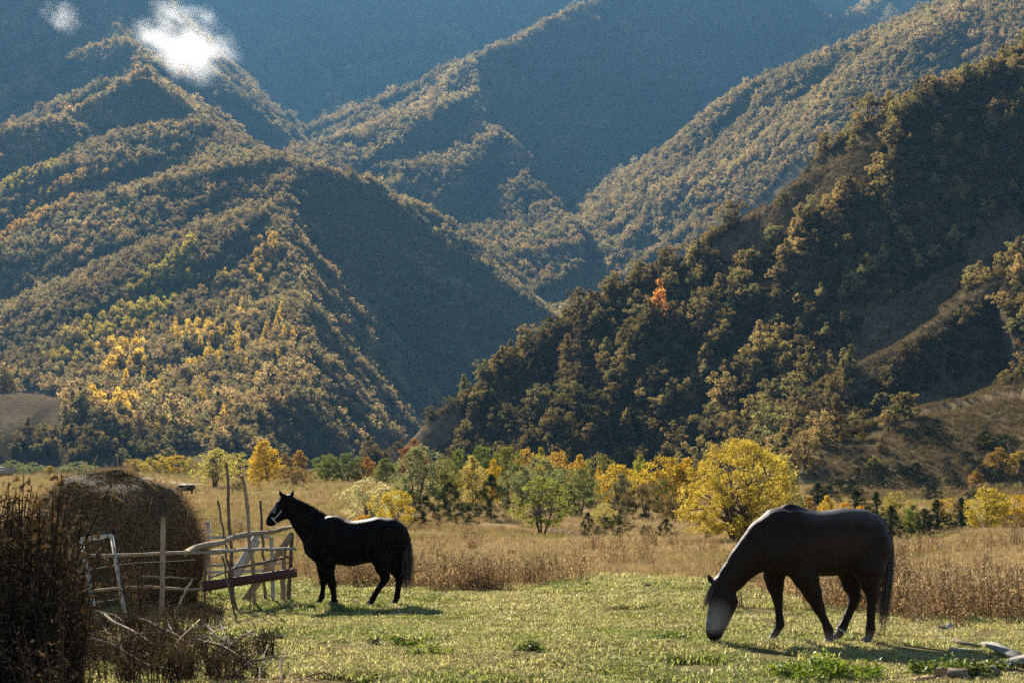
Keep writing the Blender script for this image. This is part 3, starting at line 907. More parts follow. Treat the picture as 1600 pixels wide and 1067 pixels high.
T('grey_tree', 'egg_b', 972, 815, 738, 36, (.17, .165, .11), 'narrow grey tree below the golden belt', depth=112)
T('brown_tree', 'bush_b', 1010, 818, 752, 46, (.16, .12, .07), 'brown leafless looking shrub below the golden belt', 'shrub', depth=110)
T('green_tree', 'bush_b', 1035, 800, 750, 32, (.08, .11, .03), 'dark green shrubby tree below the broad golden tree', depth=120)
T('brown_tree', 'round', 1052, 818, 766, 36, (.24, .17, .07), 'brownish gold shrub left of the large willow', 'shrub', depth=108)
# left edge of the meadow
T('pale_tree', 'open', 338, 764, 700, 58, (.42, .38, .14), 'pale yellow tree with a dark forked trunk in the far meadow', 'tree')
T('autumn_tree', 'egg', 410, 757, 682, 54, (.52, .36, .065), 'tall golden pointed tree above the black horse\'s head', 'tree')
row = 'yellowish shrubs along the far left edge of the meadow'
T('field_shrub', 'bush_b', 214, 741, 716, 32, (.36, .27, .10), 'tawny shrub, leftmost of the yellowish row beyond the haystack')
T('field_shrub', 'bush', 246, 743, 709, 42, (.40, .32, .09), 'yellowish shrub second from the left of the row beyond the haystack')
T('field_shrub', 'bush_b', 277, 743, 710, 36, (.46, .33, .07), 'golden shrub in the middle of the row beyond the haystack')
T('field_shrub', 'bush', 302, 743, 712, 30, (.38, .32, .10), 'yellowish shrub left of the pale forked tree')
T('field_shrub', 'bush', 373, 745, 706, 40, C_PALE, 'pale shrub between the forked tree and the golden pointed tree')
T('field_shrub', 'egg_b', 446, 752, 706, 30, (.25, .18, .08), 'ochre brown shrub just right of the golden pointed tree')
T('field_shrub', 'egg_b', 468, 752, 702, 28, (.30, .19, .07), 'rusty brown pointed shrub at the end of the left row')
T('field_shrub', 'bush_b', 460, 760, 728, 42, (.23, .17, .08), 'low brown shrub in front of the rusty pointed one')
T('field_shrub', 'bush_b', 403, 766, 745, 18, C_ORNG, 'small orange shrub under the golden pointed tree')
T('field_shrub', 'juniper_b', 372, 772, 750, 14, (.10, .10, .05), 'small dull green shrub in the dry meadow by the tall stake')
T('valley_shrub', 'bush', 20, 742, 718, 30, C_GREY, 'grey green shrub at the far left of the valley floor')
T('valley_shrub', 'bush', 50, 743, 722, 34, (.22, .25, .14), 'light green rounded shrub, left of a small orange one')
T('valley_shrub', 'egg_b', 78, 743, 727, 16, C_ORNG, 'small orange shrub between two light green ones')
T('valley_shrub', 'bush', 124, 743, 720, 42, (.24, .27, .15), 'light green rounded shrub, right of a small orange one')
T('valley_shrub', 'bush_b', 98, 743, 731, 18, (.2, .23, .13), 'small light green shrub close to the orange one')
T('valley_tree', 'round', 514, 756, 708, 34, (.16, .19, .05), 'small green tree right of the rusty shrubs', 'tree')
T('valley_tree', 'round', 541, 756, 706, 46, (.14, .17, .075), 'rounded green tree above the silvery shrub, on its left', 'tree')
T('valley_tree', 'egg_b', 574, 756, 713, 30, (.34, .19, .07), 'orange brown tree against the bare toe of the slope', 'tree')
T('valley_tree', 'egg', 600, 758, 712, 42, (.16, .18, .06), 'green tree against the bare toe of the slope', 'tree')
T('valley_tree', 'egg_b', 646, 745, 684, 40, (.30, .15, .07), 'reddish brown tree at the toe of the slope behind the grey green tree', 'tree', depth=300)
# right hand side
T('golden_shrub', 'egg_b', 1262, 818, 774, 32, (.32, .19, .07), 'rusty shrub right of the large willow', depth=100)
T('golden_shrub', 'egg', 1294, 822, 768, 36, C_GOLD, 'golden pointed tree just above the grey horse\'s withers', 'tree', depth=98)
T('golden_shrub', 'round', 1318, 822, 782, 30, (.50, .30, .045), 'golden bush above the grey horse\'s back', depth=98)
T('golden_shrub', 'round', 1342, 824, 788, 26, (.50, .28, .045), 'small golden bush above the grey horse\'s loins', depth=96)
T('pine_tree', 'pine', 1278, 800, 752, 34, (.025, .042, .022), 'dark pine behind the rusty shrub at the slope\'s foot', depth=150)
T('pine_tree', 'pine', 1338, 805, 764, 34, (.025, .042, .022), 'dark pine behind the golden bushes', depth=140)
T('pine_tree', 'pine', 1369, 826, 766, 28, (.03, .052, .022), 'pointed dark pine above the grey horse\'s rump', depth=112)
T('pine_tree', 'pine', 1392, 832, 788, 30, (.028, .046, .02), 'dark pine at the edge of the shaded ditch', depth=104)
T('yellow_green_tree', 'round', 1400, 822, 766, 38, (.30, .26, .08), 'yellowish tree behind the pines by the ditch', depth=122)
T('green_tree', 'egg', 1426, 838, 784, 28, (.09, .12, .03), 'green tree right above the shaded ditch', depth=108)
T('pine_tree', 'pine', 1444, 838, 792, 28, (.03, .048, .02), 'short dark pine right of the ditch', depth=106)
T('pine_tree', 'pine', 1464, 836, 778, 32, (.026, .044, .022), 'dark pine left of the yellow shrub on the slope\'s foot', depth=112)
T('yellow_shrub', 'bush_b', 1484, 815, 776, 36, (.38, .27, .06), 'yellow shrub between two pines at the slope\'s foot', depth=130)
T('pine_tree', 'pine', 1502, 834, 776, 34, (.024, .042, .022), 'dark pine left of the yellow green poplars', depth=114)
T('poplar_tree', 'round', 1540, 836, 758, 50, (.40, .32, .055), 'yellow green bushy tree at the meadow\'s right edge', depth=106)
T('poplar_tree', 'egg', 1566, 836, 766, 36, (.34, .29, .06), 'greenish poplar in the middle of the yellow group', depth=108)
T('poplar_tree', 'round', 1594, 838, 770, 44, (.48, .32, .05), 'golden tree cut by the right edge of the view', depth=104)
# dark shrubs on the bare lower slope
slope_shrubs = [(1425,683,18),(1443,675,20),(1460,670,20),(1470,690,18),(1540,692,26),(1568,690,18),(1405,735,16),(1417,742,22),(1432,740,24),(1373,740,22),(1375,757,26),(1350,725,20),(1340,745,18),
                (1447,758,26),(1456,775,24),(1480,738,12),(1492,748,14),(1478,722,10),(1530,735,20),(1545,745,24),(1400,765,14),(1500,765,16),(1510,715,14),(1585,700,20),(1335,770,22),(1312,765,24),(1295,775,22),(1520,780,18)]
for i, (sx, sy, sw) in enumerate(slope_shrubs):
    T('slope_shrub', ('juniper', 'juniper_b')[i % 2], sx, sy + sw * .4, sy - sw * .75, sw * 1.35, (.026, .036, .020),
      'dark juniper shrub on the bare brown foot of the slope', 'shrub', 'dark junipers on the bare slope', dmin=150)
for (sx, sy, sw, c, lab) in [(1320, 682, 16, C_GOLD, 'lone golden tree high on the bare slope, left of another'), (1347, 683, 18, C_GOLD, 'lone golden tree on the bare slope, right of another'),
                        (1365, 723, 18, (.3, .28, .09), 'pale yellow shrub among the dark junipers on the bare slope'), (1538, 690, 20, (.2, .2, .05), 'sunlit olive shrub on the bare slope'),
                        (1560, 722, 40, (.28, .18, .06), 'broad rusty shrub on the bare slope'), (1592, 722, 30, (.42, .31, .06), 'yellow tree on the bare slope at the view\'s edge'),
                        (1525, 748, 22, (.33, .2, .06), 'small rusty tree above the yellow poplars')]:
    T('slope_tree', 'egg_b', sx, sy + sw * .5, sy - sw * .6, sw, c, lab, 'tree', dmin=150)
# ------------------------------------------------------------------ grass and weeds
M['blade'] = foliage_mat('grass_blade', 'instance', 0.5, 0.35, (1.08, 1.06, .75))
M['dry'] = foliage_mat('dry_stalk', 'instance', 0.35, 0.4, (1.1, 1.0, .8))
M['seed'] = foliage_mat('seed_head', (.40, .31, .20), 0.4, 0.4, (1.05, 1.0, .9))

def blades(n, spread, h0, h1, w, lean, rng, seg=2):
    """bent grass blades round the origin"""
    V = []; Fq = []; Ft = []; c = 0
    for i in range(n):
        a = rng.uniform(0, 6.283); r = spread * math.sqrt(rng.uniform(0, 1))
        b = np.array([math.cos(a) * r, math.sin(a) * r, -.01])
        h = rng.uniform(h0, h1); la = rng.uniform(0, 6.283); L = lean * rng.uniform(.3, 1.4) * h
        side = np.array([-math.sin(la), math.cos(la), 0]) * w * .5 * rng.uniform(.7, 1.3)
        d = np.array([math.cos(la), math.sin(la), 0])
        p1 = b + d * L * .25 + np.array([0, 0, h * .6]); p2 = b + d * L + np.array([0, 0, h * (1 - .25 * lean)])
        V += [b - side, b + side, p1 - side * .8, p1 + side * .8, p2]
        Fq.append([c, c + 1, c + 3, c + 2]); Ft.append([c + 2, c + 3, c + 4]); c += 5
    return np.array(V), [np.array(Fq), np.array(Ft)]

grng = np.random.default_rng(21)
TUFT = []
for i in range(4):
    v, f = blades(26, .09, .03, .085, .007, .9, grng)
    TUFT.append(mesh_data('grass_tuft', v, f, [M['blade']]))
for i in range(2):   # low broad leaves in the turf
    lv, lf = leaf_quads(np.stack([grng.normal(0, .06, 14), grng.normal(0, .06, 14), grng.uniform(.01, .035, 14)], -1), .032, grng, np.tile([0, 0, 1.2], (14, 1)), .5, .1)
    TUFT.append(mesh_data('clover_tuft', lv, lf, [M['blade']]))

def in_view(n, y0, y1, power=1.0, margin=1.08):
    """points on the ground inside the view, more of them near"""
    u = grng.uniform(-.36 * margin, .36 * margin, n)
    t = grng.uniform(0, 1, n)
    if power == 2.0: yy = np.sqrt(y0 * y0 + t * (y1 * y1 - y0 * y0))
    elif power == 1.0: yy = y0 + t * (y1 - y0)
    else: yy = y0 * (y1 / y0) ** t
    return u * yy, yy

x, y = in_view(95000, 11.0, 42.0, 1.0)
wm = weed_mask(x, y)
k = grng.uniform(0, 1, len(x)) > wm * 1.1
bare = fbm(x / .9, y / .9, 131, 3)
k &= bare > -.24
x, y = x[k], y[k]
z = land(x, y)
mixv = np.clip(fbm(x / 1.7, y / 1.7, 141, 3) * 1.9 + .5 + np.clip((x - 1.5) / 14, -.2, .35), 0, 1)[:, None]
tg = (1 - mixv) * np.array([.24, .262, .085]) + mixv * np.array([.38, .34, .155])
straw = grng.uniform(0, 1, len(x)) < .30
tg[straw] = np.array([.47, .42, .25])
pk = np.where(grng.uniform(0, 1, len(x)) < .08, grng.integers(4, 6, len(x)), grng.integers(0, 4, len(x)))
tg[pk >= 4] = np.array([.20, .22, .07])
tg = tg * grng.uniform(.7, 1.25, (len(x), 1))
sc = grng.uniform(.6, 1.35, len(x)) * (1 + .5 * np.clip((y - 20) / 20, 0, 1)) * np.where(fbm(x / 1.4, y / 1.4, 171, 2) > .25, 1.5, 1.0)
scatter('meadow_grass', np.stack([x, y, z], -1), sc, grng.uniform(0, 6.28, len(x)), tg, TUFT, pk, 'short sunlit yellow green grass of the grazed meadow')

# dry grass
DRY = []
for i in range(3):
    v, f = blades(34, .16, .18, .48, .010, .75, grng)
    DRY.append(mesh_data('dry_tuft', v, f, [M['dry']]))
x, y = in_view(42000, 16.0, 70.0, 2.0)
k = grng.uniform(0, 1, len(x)) < weed_mask(x, y) * np.where(fbm(x / 3, y / 3, 151, 3) > -.1, .9, .35)
x2, y2 = in_view(36000, 62.0, 320.0, 0.0)
k2 = fbm(x2 / 9, y2 / 9, 161, 3) > -.45
x = np.concatenate([x[k], x2[k2]]); y = np.concatenate([y[k], y2[k2]])
z = land(x, y)
k = z < valley(x, y) + 1.5
x, y, z = x[k], y[k], z[k]
gm = np.clip(fbm(x / 12, y / 12, 181, 3) * 1.2 + .45, 0, 1)[:, None]
tg = (1 - gm) * np.array([.30, .225, .11]) + gm * np.array([.42, .32, .17])
olive = (fbm(x / 7, y / 7, 183, 2) > .2)
tg[olive] = np.array([.30, .26, .10])
tg = tg * grng.uniform(.65, 1.2, (len(x), 1))
sc = grng.uniform(.6, 1.3, len(x)) * np.where(y > 62, .7 + (y - 62) / 120, .45)
scatter('dry_grass', np.stack([x, y, z], -1), sc, grng.uniform(0, 6.28, len(x)), tg, DRY, grng.integers(0, 3, len(x)), 'dry tawny grass of the meadow behind the horses')

# tall dry weeds with seed heads
def weed_model(rng, n=7, h=.75, leaves=9, head=.024, curl=.05):
    mb = MB(); lc = []; hc = []
    for i in range(n):
        a = rng.uniform(0, 6.283); r = rng.uniform(0, .16)
        b = np.array([math.cos(a) * r, math.sin(a) * r, -.03]); hh = h * rng.uniform(.55, 1.1)
        t = b + np.array([math.cos(a) * hh * rng.uniform(.02, .3), math.sin(a) * hh * rng.uniform(.02, .3), hh])
        m = (b + t) / 2 + rng.normal(0, .02, 3)
        mb.tube([b, m, t], [.006, .005, .003], 3, cap=False)
        for j in range(leaves):
            q = rng.uniform(.15, .95); p = b + (t - b) * q
            lc.append(p + rng.normal(0, curl, 3))
        for j in range(2):
            e = t + rng.normal(0, .05, 3) * np.array([1, 1, .6]); mb.tube([m + (t - m) * .6, e], [.003, .002], 3, cap=False); hc.append(e)
    lv, lf = leaf_quads(np.array(lc), .075, rng, None, .38, .25)
    hv, hf = leaf_quads(np.repeat(np.array(hc), 2, 0) + rng.normal(0, head * .3, (len(hc) * 2, 3)), head, rng, None, .9, .2)
    wv = np.concatenate(mb.v); parts = [np.concatenate(q) for q in mb.f.values()]
    n0 = len(wv); n1 = n0 + len(lv)
    faces = parts + [lf + n0, hf + n1]
    mi = np.concatenate([np.zeros(len(q), int) for q in parts] + [np.zeros(len(lf), int), np.ones(len(hf), int)])
    return mesh_data('dry_weed', np.concatenate([wv, lv, hv]), faces, [M['dry'], M['seed']], mi)

WEED = [weed_model(grng) for i in range(4)]
x, y = in_view(11000, 17.0, 75.0, 2.0)
pat = fbm(x / 3.2, y / 3.2, 191, 3) + np.clip((30 - y) / 40, -.3, .2)
k = (grng.uniform(0, 1, len(x)) < weed_mask(x, y)) & (pat > .10)
x, y = x[k], y[k]
# thick clumps at the edge of the mown turf
for cx, cy, rr, nn in ((-.75, 27.0, .55, 60), (-2.0, 28.8, .9, 50), (-3.2, 29.5, .8, 50), (.4, 30.5, .8, 25), (5.4, 21.6, 1.2, 50), (6.6, 20.0, 1.2, 60), (7.4, 21.5, 1.5, 70), (5.9, 24.5, 1.6, 50)):
    x = np.concatenate([x, grng.normal(cx, rr * .6, nn)]); y = np.concatenate([y, grng.normal(cy, rr * .45, nn)])
z = land(x, y)
tw = np.array([(.24, .155, .08), (.33, .22, .11), (.19, .125, .07), (.40, .28, .15)])[grng.integers(0, 4, len(x))] * grng.uniform(.75, 1.25, (len(x), 1))
scatter('dry_weeds', np.stack([x, y, z], -1), grng.uniform(.25, 1.05, len(x)) ** 1.3, grng.uniform(0, 6.28, len(x)), tw, WEED, grng.integers(0, 4, len(x)),
        'tall brown dead weeds with pale seed heads behind the turf', tilt=grng.normal(0, .12, (len(x), 2)))

# dry scrub on the bare foot of the right slope
sx = grng.uniform(-.02, .42, 200000); yy = np.sqrt(grng.uniform(150 ** 2, 640 ** 2, 200000)); xx = sx * yy
zz = lookup(_gz, xx, yy)
k = open_mask(xx, yy, zz) & ((zz + 1.5 - CAM_H) / yy > lookup(P_HOR, xx, yy) - .001) & (xx > 0)
xx, yy = xx[k][:26000], yy[k][:26000]
pts = np.stack([xx, yy, land(xx, yy)], -1)
ts = np.array([(.13, .095, .05), (.17, .125, .065), (.10, .08, .04)])[grng.integers(0, 3, len(pts))] * grng.uniform(.7, 1.3, (len(pts), 1))
scatter('slope_scrub', pts, grng.uniform(.8, 2.8, len(pts)), grng.uniform(0, 6.28, len(pts)), ts, DRY, grng.integers(0, 3, len(pts)), 'low dry scrub on the bare foot of the slope')

# bits of straw, dead leaves and clods trodden into the turf
LIT = []
for i in range(3):
    lv, lf = leaf_quads(np.stack([grng.normal(0, .10, 16), grng.normal(0, .10, 16), grng.uniform(.01, .04, 16)], -1), (.05, .07, .035)[i], grng, np.tile([0, 0, 1.5], (16, 1)), (.3, .15, .8)[i], .2)
    LIT.append(mesh_data('litter', lv, lf, [M['dry']]))
x, y = in_view(3600, 11.0, 32.0, 1.0)
k = (fbm(x / 1.1, y / 1.1, 231, 3) > .05) & (weed_mask(x, y) < .6)
x, y = x[k], y[k]
tl = np.array([(.16, .11, .07), (.34, .27, .16), (.10, .07, .045), (.42, .36, .24)])[grng.integers(0, 4, len(x))]
scatter('turf_litter', np.stack([x, y, land(x, y)], -1), grng.uniform(.6, 1.4, len(x)), grng.uniform(0, 6.28, len(x)), tl, LIT, grng.integers(0, 3, len(x)), 'scattered straw and dead leaves trodden into the turf')
# ------------------------------------------------------------------ horses
def smin_field(prims, lo, hi, h):
    """smooth union of round cones on a grid; prims: (a, ra, b, rb, squeeze_y, blend)"""
    nx, ny, nz = [int(math.ceil((hi[i] - lo[i]) / h)) + 1 for i in range(3)]
    D = np.full((nx, ny, nz), 1.0, np.float32)
    gx = lo[0] + np.arange(nx) * h; gy = lo[1] + np.arange(ny) * h; gz_ = lo[2] + np.arange(nz) * h
    for a, ra, b, rb, sy, k in prims:
        k = min(k, .22 * (ra + rb))
        a = np.asarray(a, float); b = np.asarray(b, float)
        m = max(ra, rb) + k + 3 * h
        i0, i1 = np.searchsorted(gx, min(a[0], b[0]) - m), np.searchsorted(gx, max(a[0], b[0]) + m)
        j0, j1 = np.searchsorted(gy, min(a[1], b[1]) - m), np.searchsorted(gy, max(a[1], b[1]) + m)
        k0, k1 = np.searchsorted(gz_, min(a[2], b[2]) - m), np.searchsorted(gz_, max(a[2], b[2]) + m)
        X = gx[i0:i1, None, None] - a[0]; Z = gz_[None, None, k0:k1] - a[2]
        yc = gy[None, j0:j1, None]
        ab = b - a; L2 = max(float(ab @ ab), 1e-9)
        t = np.clip((X * ab[0] + (yc - a[1]) * ab[1] + Z * ab[2]) / L2, 0, 1)
        dx = X - ab[0] * t; dy = (yc - a[1] - ab[1] * t) * sy; dz = Z - ab[2] * t
        d = np.sqrt(dx * dx + dy * dy + dz * dz) - (ra + (rb - ra) * t)
        o = D[i0:i1, j0:j1, k0:k1]
        q = np.clip(k - np.abs(o - d), 0, None) / k
        D[i0:i1, j0:j1, k0:k1] = np.minimum(o, d) - q * q * k * .25
    return D

def surface_net(D, lo, h):
    nx, ny, nz = D.shape
    c = np.stack([D[i:nx - 1 + i, j:ny - 1 + j, k:nz - 1 + k] for i in (0, 1) for j in (0, 1) for k in (0, 1)], -1)
    ins = c < 0
    act = ins.any(-1) & ~ins.all(-1)
    idx = np.full(act.shape, -1, np.int64)
    cells = np.argwhere(act); idx[act] = np.arange(len(cells))
    cv = c[act]
    corner = np.array([(i, j, k) for i in (0, 1) for j in (0, 1) for k in (0, 1)], float)
    edges = [(p, q) for p in range(8) for q in range(p + 1, 8) if np.abs(corner[p] - corner[q]).sum() == 1]
    s = np.zeros((len(cells), 3)); n = np.zeros(len(cells))
    for p, q in edges:
        a = cv[:, p]; b = cv[:, q]; m = (a < 0) != (b < 0)
        t = np.where(m, a / np.where(m, a - b, 1), 0)
        s += np.where(m[:, None], corner[p] + (corner[q] - corner[p]) * t[:, None], 0); n += m
    v = (cells + s / n[:, None]) * h + np.asarray(lo)
    F_ = []
    inside_ = D < 0
    for ax in range(3):
        a = np.take(inside_, range(0, D.shape[ax] - 1), ax); b = np.take(inside_, range(1, D.shape[ax]), ax)
        cr = np.argwhere(a != b)
        fl = a[tuple(cr.T)]
        u, w = [(1, 2), (2, 0), (0, 1)][ax]
        ok = (cr[:, u] > 0) & (cr[:, w] > 0) & (cr[:, u] < D.shape[u] - 1) & (cr[:, w] < D.shape[w] - 1)
        cr = cr[ok]; fl = fl[ok]
        e = np.eye(3, dtype=int)
        q = np.stack([idx[tuple((cr - e[u] - e[w]).T)], idx[tuple((cr - e[w]).T)], idx[tuple(cr.T)], idx[tuple((cr - e[u]).T)]], -1)
        q[~fl] = q[~fl][:, ::-1]
        F_.append(q[(q >= 0).all(1)])
    return v, np.concatenate(F_)

def coat_mat(name, rough, spec, bump):
    m, nt, out = new_mat(name)
    at = N(nt, 'ShaderNodeAttribute', attribute_name='coat')
    tc = N(nt, 'ShaderNodeTexCoord')
    n1 = noise_n(nt, 7.0, 4.0, tc.outputs['Object']); mp = N(nt, 'ShaderNodeMapping'); mp.inputs['Scale'].default_value = (1.0, 1.0, .22); nt.links.new(tc.outputs['Object'], mp.inputs[0])
    n2 = math_n(nt, 'ADD', noise_n(nt, 130.0, 2.0, mp.outputs[0]), math_n(nt, 'MULTIPLY', noise_n(nt, 9.0, 3.0, tc.outputs['Object']), 2.2))
    col = mixc(nt, ramp(nt, n1, [(.35, (0, 0, 0)), (.7, (.35, .35, .35))]), at.outputs['Color'], (.075, .045, .028))
    b = N(nt, 'ShaderNodeBsdfPrincipled')
    nt.links.new(mixc(nt, 1.0, at.outputs['Color'], ramp(nt, n1, [(.3, (.75, .75, .75)), (.7, (1.3, 1.2, 1.1))]), 'MULTIPLY'), b.inputs['Base Color'])
    b.inputs['Roughness'].default_value = rough; b.inputs['Specular IOR Level'].default_value = spec
    b.inputs['Specular Tint'].default_value = (1.0, .84, .68, 1); b.inputs['Sheen Weight'].default_value = .0; b.inputs['Sheen Roughness'].default_value = .4
    bp = N(nt, 'ShaderNodeBump'); bp.inputs['Strength'].default_value = bump; bp.inputs['Distance'].default_value = .01
    nt.links.new(n2, bp.inputs['Height']); nt.links.new(bp.outputs[0], b.inputs['Normal'])
    nt.links.new(b.outputs[0], out.inputs[0])
    return m
M['black_coat'] = coat_mat('black_horse_coat', .55, .05, .4)
M['coat'] = coat_mat('horse_coat', .55, .11, .5)
M['hair'] = foliage_mat('horse_hair', 'object', 0.12, 0.5, (1.3, 1.0, .7), gloss=.05)
M['eye'] = plain_mat('horse_eye', (.004, .003, .003), (.006, .005, .004), 3, .15, 0, .6)
M['hoof'] = plain_mat('horse_hoof', (.10, .085, .07), (.19, .165, .14), 30, .6, .2, .3)
M['rope'] = plain_mat('white_rope', (.55, .52, .46), (.72, .70, .65), 60, .8, .3)

def strands(curves, n, w, jitter, rng, droop=0.0, seg=8, tip=.25):
    """ribbons of hair that follow random blends of the guide lines"""
    V = []; Q = []; c = 0
    guides = [np.asarray(g, float) for g in curves]
    t = np.linspace(0, 1, seg)
    res = []
    for g in guides:
        s = np.linspace(0, 1, len(g)); res.append(np.stack([np.interp(t, s, g[:, i]) for i in range(3)], -1))
    res = np.stack(res)
    for i in range(n):
        wts = rng.dirichlet(np.full(len(guides), .7))
        p = (res * wts[:, None, None]).sum(0)
        L = rng.uniform(.8, 1.1)
        p = p[0] + (p - p[0]) * np.linspace(1, L, seg)[:, None]
        off = rng.normal(0, jitter, 3)
        p = p + off * (np.linspace(.35, 1.2, seg)[:, None]) + rng.normal(0, jitter * .12, p.shape)
        a = rng.uniform(0, 3.14); sd = np.array([math.cos(a), math.sin(a), 0]) * w * .5
        ww = np.linspace(1, tip, seg)[:, None]
        V.append(np.stack([p - sd * ww, p + sd * ww], 1).reshape(-1, 3))
        j = np.arange(seg - 1) * 2 + c
        Q.append(np.stack([j, j + 1, j + 3, j + 2], -1)); c += seg * 2
    return np.concatenate(V), np.concatenate(Q)

def make_horse(name, spec, loc, rz, label, res=.017):
    S = spec['scale']; ox, oy = spec['origin']
    def pt(cx, cy, y=0.0): return np.array([(cx - ox) / S, y, (oy - cy) / S])
    prims = []
    for chain, k in spec['chains']:
        for p, q in zip(chain[:-1], chain[1:]):
            sl = lambda q: q[2] * (.86 if q[2] * 281 / S < 27 and q[1] > spec['knee'] and q[0] > ox - 230 else 1.0)
            prims.append((pt(p[0], p[1], p[3]), sl(p) / S, pt(q[0], q[1], q[3]), sl(q) / S, (p[4] + q[4]) / 2, k))
    A = np.array([np.minimum(p[0], p[2]) - max(p[1], p[3]) for p in prims]).min(0) - .06
    B = np.array([np.maximum(p[0], p[2]) + max(p[1], p[3]) for p in prims]).max(0) + .06
    A[2] = -.05
    D = smin_field(prims, A, B, res)
    zz = A[2] + np.arange(D.shape[2]) * res
    D = np.maximum(D, (0.035 - zz)[None, None, :])
    v, f = surface_net(D, A, res)
    for it in range(2):      # ease the grid steps
        acc = np.zeros_like(v); cnt = np.zeros(len(v))
        for i in range(4):
            np.add.at(acc, f[:, i], v[f[:, (i + 1) % 4]] + v[f[:, (i - 1) % 4]]); np.add.at(cnt, f[:, i], 2)
        v = v * .5 + .5 * acc / cnt[:, None]
    r = empty(name, loc, rz)
    me = mesh_data(name + '_body', v, f, [M[spec.get('mat', 'coat')]], smooth=True)
    cc = np.ones((len(v), 4), np.float32)
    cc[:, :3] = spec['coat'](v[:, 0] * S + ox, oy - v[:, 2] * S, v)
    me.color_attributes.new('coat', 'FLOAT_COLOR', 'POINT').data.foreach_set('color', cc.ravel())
    obj('body', me, r)
    for hx, hy, yy, w in spec['hooves']:
        mb = MB(); c = pt(hx, hy, yy); n = 12
        a = np.linspace(0, 2 * np.pi, n, endpoint=False)
        rings = [(.060, .0, -.012), (.052, .03, -.004), (.042, .075, .012), (.036, .095, .020)]
        vv = np.concatenate([np.stack([np.cos(a) * rr * w + dx, np.sin(a) * rr * w * .9, np.full(n, zz_)], -1) for rr, zz_, dx in rings])
        i = np.arange(3)[:, None] * n; j = np.arange(n)[None, :]
        ff = np.stack([i + j, i + (j + 1) % n, i + n + (j + 1) % n, i + n + j], -1).reshape(-1, 4)
        mb.add(vv + np.array([c[0], c[1], 0.0]), ff)
        obj('hoof', mb.data('hoof', [M['hoof']], smooth=True), r)
    rng = np.random.default_rng(spec['seed'])
    for nm, guides, n, w, jit, col in spec['hair']:
        g = [[pt(*p) for p in gg] for gg in guides]
        hv, hf = strands(g, n, w, jit, rng)
        hv[:, 2] = np.maximum(hv[:, 2], .03)
        h = obj(nm, mesh_data(nm, hv, hf, [M['hair']]), r); h.color = (*col, 1)
    for ex, ey, yy, er in spec['eyes']:
        mb = MB(); c = pt(ex, ey, yy)
        u, w_ = np.meshgrid(np.linspace(0, np.pi, 7), np.linspace(0, 2 * np.pi, 11)[:-1], indexing='ij')
        vv = np.stack([np.sin(u) * np.cos(w_), np.sin(u) * np.sin(w_), np.cos(u)], -1).reshape(-1, 3) * er + c
        i = np.arange(6)[:, None] * 10; j = np.arange(10)[None, :]
        ff = np.stack([i + j, i + (j + 1) % 10, i + 10 + (j + 1) % 10, i + 10 + j], -1).reshape(-1, 4)
        mb.add(vv, ff); obj('eye', mb.data('eye', [M['eye']], smooth=True), r)
    for nm, pts, rad in spec.get('ropes', []):
        mb = MB().tube([pt(*p) for p in pts], rad, 6)
        obj(nm, mb.data(nm, [M['rope']], smooth=True), r)
    return tag(r, label, 'horse'), pt

